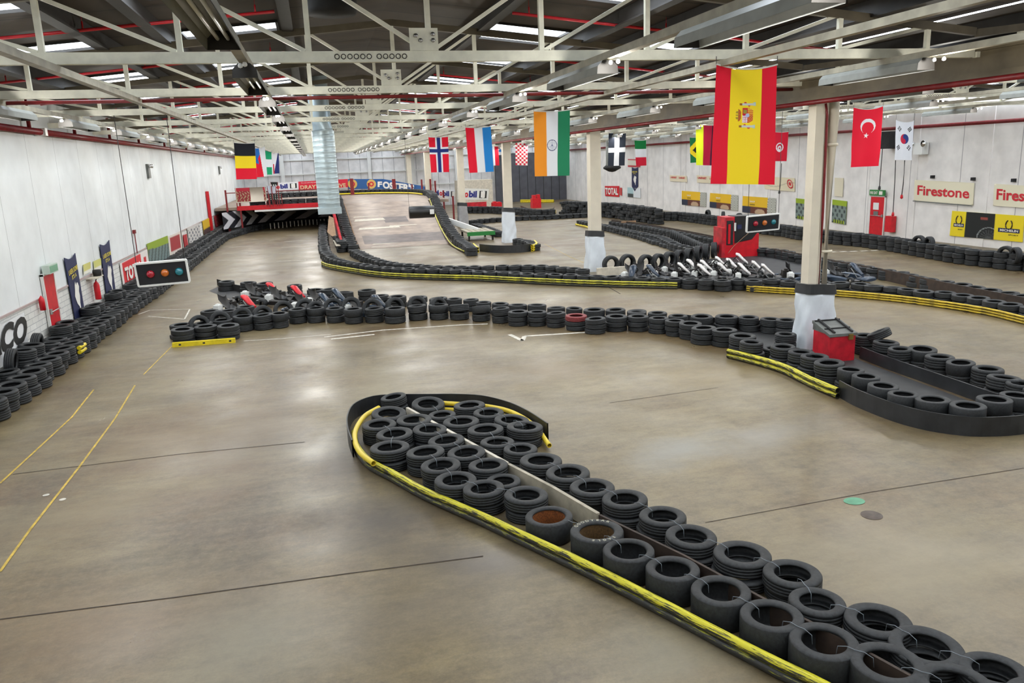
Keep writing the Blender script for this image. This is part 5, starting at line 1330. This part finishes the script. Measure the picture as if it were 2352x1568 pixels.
for i, c4 in enumerate((((1566, 438), (1622, 442), (1621, 475), (1566, 470)), ((1631, 443), (1695, 448), (1694, 484), (1630, 476)), ((1706, 450), (1782, 455), (1780, 496), (1705, 487)))):
    r, P = wall_sheet('R', *c4, yposter, 'yellow and brown karting poster, %s of three on the right wall' % ['leftmost', 'middle', 'rightmost'][i], 'poster', 'poster', nu=50, nv=26, wave=ww)
    a = P[0].lerp(P[1], .22).lerp(P[3].lerp(P[2], .22), .2)
    put(r, P, 'DUNLOP', .24, .24, .40, .34, M_txtw, out=.03); put(r, P, 'KARTING', .25, .44, .40, .51, M_txtk, out=.03)
for i, c4 in enumerate((((1538, 402), (1577, 404), (1578, 418), (1539, 416)), ((1600, 402), (1655, 406), (1655, 422), (1601, 419)))):
    r, P = wall_sheet('R', *c4, cloth(S(226, 214, 186)), 'small cream sign reading UNIPART twice, %s' % ['the left one', 'the one partly behind the big striped flag'][i], 'wall_sign', 'sign')
    put(r, P, 'UNIPART', .06, .2, .44, .5, M_txtr, out=.03, shear=.1); put(r, P, 'UNIPART', .56, .2, .92, .5, M_txtr, out=.03, shear=.1)
def bfg(u, v): return S(226, 216, 186) if abs(v-.55-.2*math.sin(u*5)) > .04 else S(196, 188, 160)
r, P = wall_sheet('R', (1752, 405), (1825, 409), (1825, 440), (1757, 434), bfg, 'creased cream banner with red round emblem on the right wall', 'banner', 'banner', nu=40, nv=24, wave=ww)
c_ = P[0].lerp(P[1], .87).lerp(P[3].lerp(P[2], .87), .45); rr_ = (P[1]-P[0]).normalized(); up_ = (P[0]-P[3]).normalized(); n_ = rr_.cross(up_)
b = MB(); MM = Matrix(((rr_.x, up_.x, n_.x, c_.x-r.location.x), (rr_.y, up_.y, n_.y, c_.y-r.location.y), (rr_.z, up_.z, n_.z, c_.z-r.location.z), (0, 0, 0, 1)))
b.lathe([(.22, .03), (.29, .03)], 20, MM); b.lathe([(.0, .03), (.12, .03)], 12, MM); b.build('round_emblem', M_txtr, r)
def greenp(u, v):
    if v < .24: return S(150, 175, 40)
    if v > .84 and .1 < u < .9: return S(60, 70, 30) if (int(u*12) % 2) else S(150, 170, 40)
    return S(120, 135, 130) if (math.sin(u*20)*math.sin(v*17)) > -.3 else S(60, 70, 70)
wall_sheet('R', (1828, 455), (1862, 459), (1860, 507), (1827, 501), greenp, 'green topped photo poster left of the first column', nu=24, nv=24)
wall_sheet('R', (1912, 458), (1945, 462), (1942, 516), (1910, 510), greenp, 'green topped photo poster right of the first column', nu=24, nv=24)
wall_sheet('R', (1917, 408), (1937, 409), (1935, 452), (1916, 450), cloth(S(222, 214, 190)), 'narrow cream sheet just right of the first column')
r, P = wall_sheet('R', (1389, 427), (1422, 427), (1422, 452), (1390, 450), cloth(S(206, 28, 40)), 'red sign with white TOTAL lettering on the right wall', 'wall_sign', 'sign')
put(r, P, 'TOTAL', .05, .16, .95, .84, M_txtw, out=.03, bold=.04)
r, P = wall_sheet('R', (1424, 431), (1428, 431), (1428, 449), (1424, 448), cloth(S(200, 60, 60)), 'thin red strip sign beside the red TOTAL sign', 'wall_sign', 'sign', nu=4)
def carp(u, v): return S(60, 66, 66) if (.0 < u < .5 and v > .6) else (S(170, 200, 205) if u < .5 else S(226, 230, 234))
wall_sheet('R', (1441, 430), (1471, 432), (1471, 455), (1441, 452), carp, 'pale photo poster below the navy pennant on the right wall', nu=16, nv=12)
wall_sheet('R', (1442, 365), (1470, 366), (1470, 384), (1442, 383), lambda u, v: S(190, 50, 60) if v < .16 or v > .82 else S(220, 214, 200), 'small white and red board behind the small green, white and red flag', nu=8, nv=12)

def pennant(side, TL, TR, BR, tip, BL, lab, off=.06):
    f = (lambda x, y: atX(x, y, XL+off)) if side == 'L' else (lambda x, y: atR(x, y, off))
    A, B_, C_, T_, D_ = [f(*q) for q in (TL, TR, BR, tip, BL)]; root = empty('pennant', A); tag(root, lab, 'pennant')
    def col(u, v):
        return S(24, 34, 78)
    o = A; b = MB(); mid = A.lerp(B_, .5)-Vector((0, 0, .10)); nrm = Vector((1, 0, 0)) if side == 'L' else Vector((-1, 0, 0))
    front = [A, A.lerp(mid, .6)-Vector((0, 0, .02)), mid, mid.lerp(B_, .5)-Vector((0, 0, .03)), B_, C_, T_, D_]
    b.poly([p-o for p in front[::-1]]); b.poly([p-o-nrm*.02 for p in front])
    for i in range(8): p, q = front[i]-o, front[(i+1) % 8]-o; b.quad(p, q, q-nrm*.02, p-nrm*.02)
    b.build('cloth', M_navy, root)
    P = [A, B_, C_, D_]
    put(root, P, 'LASER DOME', .07, .20, .94, .275, M_txty, out=.02); put(root, P, "IT'S A", .28, .30, .72, .365, M_txty, out=.02)
    shp = [(.5, .42), (.42, .47), (.36, .55), (.28, .62), (.34, .70), (.40, .76), (.55, .84), (.60, .93), (.66, .93), (.66, .80), (.74, .70), (.72, .62), (.80, .55), (.72, .47), (.62, .46), (.56, .49)]
    b = MB(); b.poly([P[0].lerp(P[1], u).lerp(P[3].lerp(P[2], u), v)+nrm*.012-o for u, v in (shp if side == 'R' else shp)]); b.build('white_figure_print', M_txtw, root)
    return root
pennant('L', (148, 592), (173, 581), (194, 710), (190, 746), (176, 745), 'navy pennant on the left wall, next to the red door')
pennant('L', (230, 561), (251, 551), (266, 670), (257, 697), (247, 686), 'navy pennant on the left wall, right of the fire extinguisher')
pennant('R', (1451, 384), (1465, 384), (1465, 428), (1458, 440), (1451, 428), 'small navy pennant high on the right wall')

WHTP = S(226, 228, 230)
r, P = wall_sheet('L', (-45, 762), (54, 718), (69, 806), (-40, 868), cloth(WHTP), 'white banner with black letters ending in CO at the left edge', 'banner', 'banner', wave=ww)
put(r, P, 'TEXACO', -.62, .04, .95, .72, M_txtk, bold=.05, out=.02)
def total(u, v): return S(214, 40, 48) if (.04 < u < .72 and .02 < v < .93) or (.80 < u < .92 and .2 < v < .5) else S(228, 222, 220)
r, P = wall_sheet('L', (276, 605), (338, 572), (346, 632), (285, 664), total, 'white sheet with red TOTAL block on the left wall behind the start light', 'banner', 'banner', nu=50, nv=20)
put(r, P, 'TOTAL', .09, .22, .69, .76, M_txtw, bold=.05, out=.02)
def gp(u, v):
    if v < .28+.05*u: return S(140, 165, 40)
    if u > .88 and v < .3: return S(40, 40, 40)
    return S(110, 130, 130) if math.sin(u*40+v*9) > -.4 else S(70, 84, 80)
wall_sheet('L', (338, 560), (385, 541), (391, 594), (345, 612), gp, 'green and grey photo poster on the left wall', nu=40, nv=24)
def redb(u, v): return S(165, 48, 52) if .12 < u < .82 and .10 < v < .72 else S(222, 214, 204)
wall_sheet('L', (386, 543), (417, 530), (423, 580), (391, 595), redb, 'white sheet with dark red block, left wall', nu=24, nv=16)
wall_sheet('L', (421, 540), (429, 537), (434, 573), (426, 577), cloth(S(180, 44, 50)), 'narrow dark red strip poster on the left wall', nu=4)
def plu(u, v): return S(110, 112, 120) if (math.sin(u*23+v*7)*math.sin(v*19-u*5)) > .25 and .1 < v < .8 else S(208, 204, 200)
wall_sheet('L', (430, 524), (457, 512), (463, 552), (437, 567), plu, 'pale grey picture poster on the left wall', nu=30, nv=20)
def yl(u, v): return S(216, 176, 30) if v < .58 else S(70, 44, 46)
wall_sheet('L', (465, 508), (483, 499), (487, 534), (470, 545), yl, 'small yellow and dark poster beside the red post', nu=12, nv=12)
def t2(u, v): return S(190, 50, 60) if min(u, 1-u) < .14 or min(v, 1-v) < .12 else (S(200, 110, 116) if math.sin(u*20)*math.sin(v*22) > 0 else S(190, 60, 70))
wall_sheet('L', (492, 497), (508, 489), (513, 515), (497, 525), t2, 'small red framed poster at the far end of the left wall', nu=16, nv=16)
p = atX(483, 500, XL+.12); b = MB(); b.box(p.x-.09, p.x+.09, p.y-.15, p.y+.15, .3, 3.2); b.build('wall_post', M_red, label='tall red post against the left wall', cat='post')
# doors
def door(side, TL, TR, name, zt, lab_no):
    f = (lambda x, y: atX(x, y, XL+.02)) if side == 'L' else (lambda x, y: atR(x, y, .02))
    A, B_ = f(*TL), f(*TR); r = empty(name, (A.x, (A.y+B_.y)/2, 0)); r['kind'] = 'structure'; w_ = abs(A.y-B_.y)/2; s = 1 if side == 'L' else -1
    b = MB(); b.box(0, .05*s, -w_, w_, .02, zt) if s > 0 else b.box(-.05, 0, -w_, w_, .02, zt); b.build('leaf', M_red, r)
    b = MB(); 
    for y in (-w_-.05, w_): b.box(min(0, .07*s), max(0, .07*s), y, y+.05, 0, zt+.05)
    b.box(min(0, .07*s), max(0, .07*s), -w_-.05, w_+.05, zt, zt+.06); b.build('frame', M_girt, r)
    b = MB(); b.tube([(.11*s, -w_+.06, 1.0), (.11*s, w_-.06, 1.0)], .018, 6); b.box(min(.05*s, .12*s), max(.05*s, .12*s), -w_+.04, -w_+.12, .94, 1.08); b.build('push_bar', M_metal, r)
    return r, w_
dl, w1 = door('L', (93, 637), (117, 629), 'door_2', 1.97, 0)
dr, w2 = door('R', (2003, 454), (2035, 456), 'door_3', 1.96, 0)
b = MB(); b.box(-.07, -.055, -.12, .30, 1.30, 1.66); b.build('white_notice', M_white, dr); b = MB(); b.box(-.07, -.055, -.10, .25, 1.0, 1.22); b.build('grey_notice', M_grey, dr)
e = empty('exit_sign', (dr.location.x-.1, dr.location.y, 2.16)); tag(e, 'green and white fire exit sign over the right wall door', 'sign')
b = MB(); b.box(-.04, .03, -w2-.05, w2+.05, -.13, .16); b.build('panel', M_green, e)
text(e, 'FIRE EXIT', e.location+Vector((-.045, w2-.02, -.06)), (0, -1, 0), (0, 0, 1), .14, w2*1.1, M_txtw, 'lettering', .02, out=.006)
b = MB(); c0 = (-.05, -w2*.55, .0); b.quad((-.05, -w2*.35, -.08), (-.05, -w2*.35, .10), (-.05, -w2*.85, .10), (-.05, -w2*.85, -.08)); b.build('pictogram', M_txtw, e)
e = empty('exit_sign', (dl.location.x+.12, dl.location.y, 2.12)); tag(e, 'boxy pale green exit light over the red door on the left wall', 'sign')
b = MB(); b.box(-.08, .10, -.36, .36, -.11, .12); b.build('housing', mat('pale_green_plastic', S(190, 205, 195), .4), e)
b = MB(); b.box(.10, .108, -.32, .32, -.08, .09); b.build('green_panel', mat('pale_exit_green', S(120, 170, 140), .4), e)
p = atR(2043, 533, .2); b = MB(); b.box(p.x-.12, p.x+.15, p.y-.24, p.y+.24, .25, 1.05); b.build('red_cabinet', M_red, label='low red cabinet beside the fire exit door', cat='cabinet')
p = atX(227, 690, XL+.16); e = empty('fire_extinguisher', (p.x, p.y, .62)); tag(e, 'red fire extinguisher hanging on the left wall between the pennants', 'fire extinguisher')
b = MB(); b.lathe([(0, 0), (.085, .01), (.09, .05), (.09, .46), (.07, .54), (.025, .58), (.02, .62)], 18); b.build('cylinder', M_red, e)
b = MB(); b.tube([(0, 0, .62), (.05, -.03, .70)], .018, 6); b.tube(smooth_path([(0, .03, .62), (.02, .10, .5), (0, .11, .3)], .06), .012, 6); b.build('valve_and_hose', M_black, e)
p = atX(98, 705, XL+.12); b = MB(); b.lathe([(0, 0), (.07, .01), (.07, .3), (.03, .36), (0, .40)], 14); o = b.build('fire_extinguisher', M_red, label='small red extinguisher left of the red door', cat='fire extinguisher'); o.location = (p.x, p.y, 1.15)
for i, (x, y, c) in enumerate(((200, 615, S(205, 200, 120)), (224, 607, S(206, 205, 120)))):
    wall_sheet('L', (x-8, y-7), (x+8, y-14), (x+9, y+8), (x-6, y+16), (lambda c: lambda u, v: c if v < .7 else S(230, 230, 220))(c), 'small yellow-green notice between the pennants, %s' % ['left one', 'right one'][i], 'notice', 'notice', nu=4, nv=8)
p = atX(221, 628, XL+.2); b = MB(); b.box(p.x-.2, p.x+.12, p.y-.5, p.y+.35, p.z-.12, p.z-.09); sh_ = b.build('wall_shelf', M_offw, label='small shelf on the left wall between the pennants', cat='shelf')
b = MB(); b.lathe([(.0, 0), (.12, .01), (.14, .12), (.12, .2), (.08, .2), (0, .12)], 12); o = b.build('black_bucket', M_matt, label='black pot standing on the small wall shelf', cat='pot'); o.location = (p.x, p.y+.1, p.z-.09)
# wall lamps / camera boxes high on the left wall, electric boxes on the right
for i, (x, y) in enumerate(((343, 388), (505, 388))):
    p = atX(x, y, XL+.1); e = empty('twin_floodlight', p); tag(e, 'twin emergency floodlight high on the left wall, %s' % ['nearer', 'farther'][i], 'lamp')
    b = MB(); b.box(-.1, .0, -.22, .22, -.4, .22); b.build('bracket_plate', M_grey, e)
    for s in (-1, 1): b = MB(); b.lathe([(.0, -.05), (.06, -.04), (.09, .05), (.0, .05)], 12, Matrix.Translation((.08, s*.16, .12)) @ Matrix.Rotation(PI/2, 4, 'Y')); b.build('lamp_head', M_chrome, e)
p = atR(2112, 340, .3); e = empty('twin_floodlight', p); tag(e, 'white box with twin emergency lamps on the right wall', 'lamp')
b = MB(); b.box(-.1, .25, -.3, .3, -.3, .25); b.build('housing', M_white, e)
for s in (-1, 1): b = MB(); b.lathe([(.0, -.08), (.1, -.06), (.15, .06), (.0, .06)], 14, Matrix.Translation((-.1, s*.38, .2)) @ Matrix.Rotation(-PI/2, 4, 'Y')); b.build('lamp_head', M_chrome, e)
p = atR(2043, 320, .4); b = MB(); b.box(p.x-.25, p.x+.35, p.y-.3, p.y+.3, p.z-.45, p.z+.38); b.build('loudspeaker', M_matt, label='black loudspeaker box high on the right wall', cat='loudspeaker')
for i, (x, y) in enumerate(((2141, 406), (2234, 411), (2327, 414))):
    p = atR(x, y, .1); b = MB(); b.box(p.x-.05, p.x+.1, p.y-.07, p.y+.07, p.z-.07, p.z+.07); b.build('wall_anchor', M_matt, label='small dark anchor above the Firestone banners, %s from the left' % nth(i+1), cat='anchor', group='anchors above the banners')
# hanging pull cables with red ends
for i, (L, rb) in enumerate((([(2028, 330), (2024, 380), (2020, 430)], 0), ([(2057, 368), (2055, 420), (2051, 490)], 1), ([(2078, 368), (2075, 420), (2071, 450)], 1), ([(1795, 375), (1793, 420), (1790, 440)], 0))):
    P = [atR(x, y, .4) for x, y in L]; e = empty('hanging_cable', P[-1]); b = MB(); b.tube([q-P[-1] for q in P], .022, 5); b.build('cable_run', M_cable, e)
    b = MB(); b.lathe([(0, 0), (.07, .05), (.05, .2), (0, .22)], 8, Matrix.Translation((0, 0, -.15))); b.build('pull_end', M_red if rb else M_cable, e)
    tag(e, 'thin cable hanging at the right wall, %s from the left' % ['third', 'second', 'fourth', 'first'][[0, 1, 2, 3][i]] if i else 'thick cable hanging beside the red crescent flag', 'cable')
p = atX(309, 536, XL+.055); b = MB(); b.tube([(p.x, p.y, p.z), (p.x, p.y, 1.4)], .02, 6); b.box(p.x-.05, p.x+.05, p.y-.1, p.y+.1, p.z, p.z+.14); b.build('call_point', M_darkred, label='small red box on a conduit above the TOTAL sheet', cat='call point')

# banners round the ramp and at the end wall
def hang(TL, TR, BR, BL, Y, fn, lab, nu=24, nv=12, Y2=None, wave=None, name='banner'):
    Y2 = Y2 or Y; P = [atY(*TL, Y), atY(*TR, Y2), atY(*BR, Y2), atY(*BL, Y)]; root = empty(name, sum(P, Vector())/4); tag(root, lab, 'banner'); sheet('print', *P, nu, nv, fn, root, thick=.02, wave=wave)
    if 60 < Y < 78 or Y == 82:
        for q, yy in ((P[0], Y), (P[1], Y2)):
            b = MB(); b.box(q.x-.03, q.x+.03, yy+.02, yy+.08, 1.88 if Y < 78 else 0, q.z); o_ = b.build('support_post', M_darkred, root); o_.data.transform(Matrix.Translation(-root.location))
    return root, P
def mobil(r, P):
    put(r, P, 'M', .04, .2, .20, .8, M_txtb, bold=.04, out=.02); put(r, P, 'o', .22, .36, .34, .8, M_txtr, bold=.05, out=.02); put(r, P, 'bil', .36, .2, .62, .8, M_txtb, bold=.05, out=.02)
    for (u0, u1) in ((.70, .80), (.86, .94)):
        q = [P[0].lerp(P[1], u).lerp(P[3].lerp(P[2], u), v)-r.location-Vector((0, .015, 0)) for u, v in ((u0, .18), (u0, .84), (u1, .84), (u1, .18))]
        b = MB(); b.poly(q); b.build('black_block', M_txtk, r)
    put(r, P, '1', .745, .22, .885, .8, M_txtw, bold=.06, out=.03)
r, P = hang((619, 421), (685, 417), (686, 434), (621, 439), 77.6, cloth(S(228, 228, 230)), 'white Mobil banner behind the bridge, leftmost of three'); mobil(r, P)
r, P = hang((996, 431), (1053, 437), (1052, 457), (998, 452), 82, cloth(S(228, 228, 230)), 'white Mobil banner right of the ramp bend'); mobil(r, P)
r, P = hang((1052, 432), (1123, 434), (1121, 459), (1051, 458), 79.1, cloth(S(228, 228, 222)), 'white Mobil banner on the low hut, rightmost of three'); mobil(r, P)
def draw_(u, v): return S(214, 36, 60) if v < .42 or u > .97 else (S(214, 40, 56) if u > .0 else RED)
r, P = hang((685, 417), (798, 411), (799, 430), (687, 436), 77.6, draw_, 'red banner with pale letters behind the bridge, crossed by the duct', nu=30)
put(r, P, 'DRAYTON DRIVE', .03, .48, .96, .95, mat('pale_gold_lettering', S(226, 206, 160)), bold=.02, out=.02); put(r, P, 'The one and only event', .05, .12, .38, .28, M_txtw, bold=0, out=.02)
def fost(u, v): return S(44, 92, 150) if v < .92 else S(30, 60, 110)
for (a_, c_, d_, e_, Ya, Yb, k) in (((800, 411), (880, 411), (880, 434), (800, 434), 77.6, 77.6, 0), ((880, 411), (976, 428), (974, 447), (880, 436), 77.6, 72.5, 1)):
    r, P = hang(a_, c_, d_, e_, Ya, fost, 'blue beer banner on the ramp bend, %s section' % ['left', 'right'][k], nu=30, Y2=Yb)
    if k == 0:
        for uu in (.12, .66): 
            c2 = P[0].lerp(P[1], uu).lerp(P[3].lerp(P[2], uu), .5); b = MB(); b.lathe([(0, .02), (.44, .02)], 16, Matrix.Translation(c2-r.location) @ Matrix.Rotation(PI/2, 4, 'X')); b.build('gold_roundel', mat('gold_print%d' % int(uu*9), S(216, 178, 96)), r)
            b = MB(); b.lathe([(.12, .04), (.24, .04)], 12, Matrix.Translation(c2-r.location) @ Matrix.Rotation(PI/2, 4, 'X')); b.build('red_crest', M_txtr, r)
        put(r, P, 'F', .84, .25, .97, .8, M_txtw, bold=.05, out=.03)
    else: put(r, P, "OSTER'S", .0, .18, .78, .85, M_txtw, bold=.05, out=.05)
r, P = hang((540, 432), (609, 429), (614, 462), (543, 466), 60.3, lambda u, v: S(206, 196, 180) if min(u, 1-u) < .02 or v > .95 else (S(170, 30, 50) if v < .25 else (S(140, 36, 44) if math.sin(u*64+math.sin(v*9)*3)*math.sin(v*13+u*9) < .3 else S(170, 150, 116))), 'tattered dark red banner hung on the bridge front', nu=70, nv=24, wave=lambda u, v: .04*math.sin(u*7))
r, P = hang((614, 427), (633, 427), (633, 444), (617, 444), 60.2, cloth(S(196, 200, 214)), 'plain white sheet on the bridge front beside the tattered banner', nu=3)
def dots(u, v): return S(225, 230, 225) if math.hypot((u*5) % 1-.5, (v*3) % 1-.5) < .22 else S(14, 18, 18)
hang((618, 446), (646, 445), (646, 456), (620, 460), 60.2, dots, 'black panel with rows of white dots on the bridge', nu=50, nv=30)
hang((622, 418), (637, 418), (637, 426), (623, 427), 60.1, lambda u, v: S(220, 225, 220) if v > .6 and (u*3) % 1 < .4 else S(16, 18, 18), 'small black panel with three white dots above the bridge', nu=30, nv=10)
for i, (x, y0, y1) in enumerate(((807, 410, 442), (846, 420, 440), (904, 411, 438), (946, 423, 440), (968, 412, 440), (988, 411, 442), (999, 415, 444), (1018, 437, 470), (1040, 450, 500))):
    Yq = 75.5-max(0, i-2)*2.1; a = atY(x, y0, Yq); b = MB(); w_ = .16 if i in (0, 2) else .07; b.box(a.x-w_, a.x+w_, Yq-.05, Yq+.05, 0 if i > 4 else 1.9, a.z); b.build('barrier_post', M_darkred, label='dark red post round the ramp bend, %s from the left' % nth(i+1), cat='post', group='red posts round the ramp bend')
# low red barrier blocks, hut, green trolley
a = atY(1052, 462, 79); c = atY(1133, 455, 79); b = MB(); b.box(a.x, c.x, 79.12, 80.5, 0, 2.7); b.build('low_hut', M_offw, label='low pale hut under the rightmost Mobil banner', cat='hut')
for i, (x, y) in enumerate(((1231, 477), (1141, 482))):
    p = at(x, y, 0); b = MB(); b.box(p.x-.42, p.x+.42, p.y-.4, p.y+.4, 0, .7 if i else .9); b.box(p.x-.35, p.x-.05, p.y-.3, p.y+.2, .7, 1.2 if not i else .8); b.box(p.x+.08, p.x+.35, p.y-.3, p.y+.2, .7, 1.25 if not i else .75); b.build('red_barrier_block', M_red, label='red barrier block on the %s' % ['small far island', 'far thin yellow pipe'][i], cat='barrier block')
b = MB(); a = at(1066, 484); c = at(1125, 483); b.box(a.x, c.x, a.y, a.y+.1, 0, .75); b.build('red_barrier', M_redb, label='low red barrier beyond the fourth column', cat='barrier')
p = at(1112, 553); e = empty('flat_trolley', (p.x, p.y+1.2, 0)); tag(e, 'flat wooden trolley with green edge inside the tyres by the third column', 'trolley')
b = MB(); b.box(-.9, .7, -.9, 1.6, .42, .50)
for i in range(5): b.box(-.9+i*.33, -.9+i*.33+.26, -.9, 1.6, .50, .53)
b.build('plank_bed', M_plank, e); b = MB(); b.box(-.92, .72, -1.0, -.9, .30, .52); b.build('green_edge', M_green, e)
b = MB()
for x in (-.8, .6): 
    for y in (-.8, 1.4): b.box(x-.05, x+.05, y-.05, y+.05, 0, .42)
b.build('leg_frame', M_dark, e)
p = at(1078, 548); b = MB(); b.bar(Vector((p.x-.9, p.y+3.3, 1.0)), Vector((p.x+.55, p.y-.2, .45)), .12, .32); b.build('white_board', M_white, label='long white board leaning down beside the ramp tyres', cat='board')
b = MB(); p = at(1065, 515); b.box(p.x-.05, p.x+.05, p.y, p.y+.1, 0, 1.3); b.build('barrier_post', M_darkred, label='red post in front of the grey padded column', cat='post')
p = atY(766, 520, 44.5); e = empty('ramp_side_guard', (p.x, 44.5, 0)); tag(e, 'red guard rail with worn wooden shield at the left foot of the ramp', 'guard')
b = MB(); b.bar((.12, 8, 2.2), (.35, .0, .35), .12, .42); b.build('red_rail', M_redb, e)
b = MB(); b.poly([(-.15, 3.4, 1.7), (.1, 3.0, 1.6), (.12, 1.0, .75), (-.1, .9, .7), (-.35, 1.6, .9)]); b.build('wood_shield', M_wood, e)
b = MB(); b.poly([(-.1, .6, .55), (.2, .0, .45), (.25, -2, .42), (.0, -1.9, .42)]); b.build('pale_sheet', M_plank, e)

# ------------------------------------------------------------------ marks painted on the floor (parts of the floor)
def line(L, w_, m, z=.004, nm='painted_line'):
    b = MB(); P = [at(x, y, 0) for x, y in L]
    for i in range(len(P)-1):
        d = (P[i+1]-P[i]).normalized(); s = Vector((-d.y, d.x, 0))*w_/2; h = Vector((0, 0, z))
        b.quad(P[i]-s+h, P[i+1]-s+h, P[i+1]+s+h, P[i]+s+h)
    return b.build(nm, m, floor)
line([(0, 1422), (400, 1372), (800, 1317), (1110, 1277)], .018, M_joint, nm='floor_joint'); line([(1620, 1200), (2000, 1130), (2352, 1075)], .012, M_joint, nm='floor_joint')
line([(30, 1089), (420, 1042), (700, 1015)], .016, M_joint, nm='floor_joint'); line([(1400, 925), (1650, 890)], .012, M_joint, nm='floor_joint')
line([(0, 1110), (85, 1032), (165, 958), (215, 895)], .035, M_painty); line([(0, 1313), (70, 1215), (180, 1075), (265, 960), (310, 885)], .035, M_painty)
line([(330, 860), (400, 790)], .03, M_painty)
for L in ([(500, 598), (555, 597)], [(510, 582), (569, 580)], [(525, 568), (581, 565)], [(542, 553), (593, 550)], [(635, 600), (703, 597)], [(641, 582), (703, 579)], [(647, 568), (703, 565)], [(652, 555), (703, 552)], [(658, 541), (703, 538)]):
    line(L, .10, M_paintw)
for L in ([(318, 722), (345, 712), (436, 710), (424, 733), (340, 726)], [(560, 783), (640, 778), (760, 768)], [(1190, 577), (1250, 572)], [(1180, 535), (1260, 530), (1340, 526)]): line(L, .05, M_paintw)
line([(745, 774), (880, 758), (1060, 746), (1120, 744)], .09, M_paintw); line([(760, 779), (860, 768)], .12, M_paintw); line([(1170, 768), (1200, 782), (1205, 772), (1350, 763)], .12, M_paintw)
for i in range(7): x = 1905+i*24; line([(x, 579-i*.8), (x+15, 578-i*.8)], .18, M_paintw)
line([(2080, 574), (2115, 577), (2160, 584)], .12, M_paintw); line([(1745, 594), (1800, 601), (1820, 601)], .07, M_paintw)
line([(1975, 884), (1935, 878)], .02, M_paintw)
line([(1250, 560), (1310, 590), (1340, 603)], .03, M_painty); line([(1390, 655), (1425, 675)], .04, M_joint, nm='floor_joint')
def disc(px, py, r, m, nm, ry=None):
    p = at(px, py); b = MB(); b.poly([(p.x+r*math.cos(a), p.y+(ry or r)*math.sin(a), .005) for a in [i*2*PI/28 for i in range(28)]]); return b.build(nm, m, floor)
disc(106, 1137, .045, M_paintw, 'white_spot'); disc(144, 1147, .045, M_paintw, 'white_spot'); disc(1962, 1151, .14, M_paintg, 'green_paint_patch', .11)
disc(1965, 609, .14, M_paintw, 'white_spot'); disc(1307, 505, .2, M_paintw, 'white_spot')
b = MB(); p = at(2002, 1183); b.lathe([(0, .006), (.105, .006), (.11, .004), (.13, .004)], 28, Matrix.Translation((p.x, p.y, 0))); b.build('drain_cover', M_cover, floor)
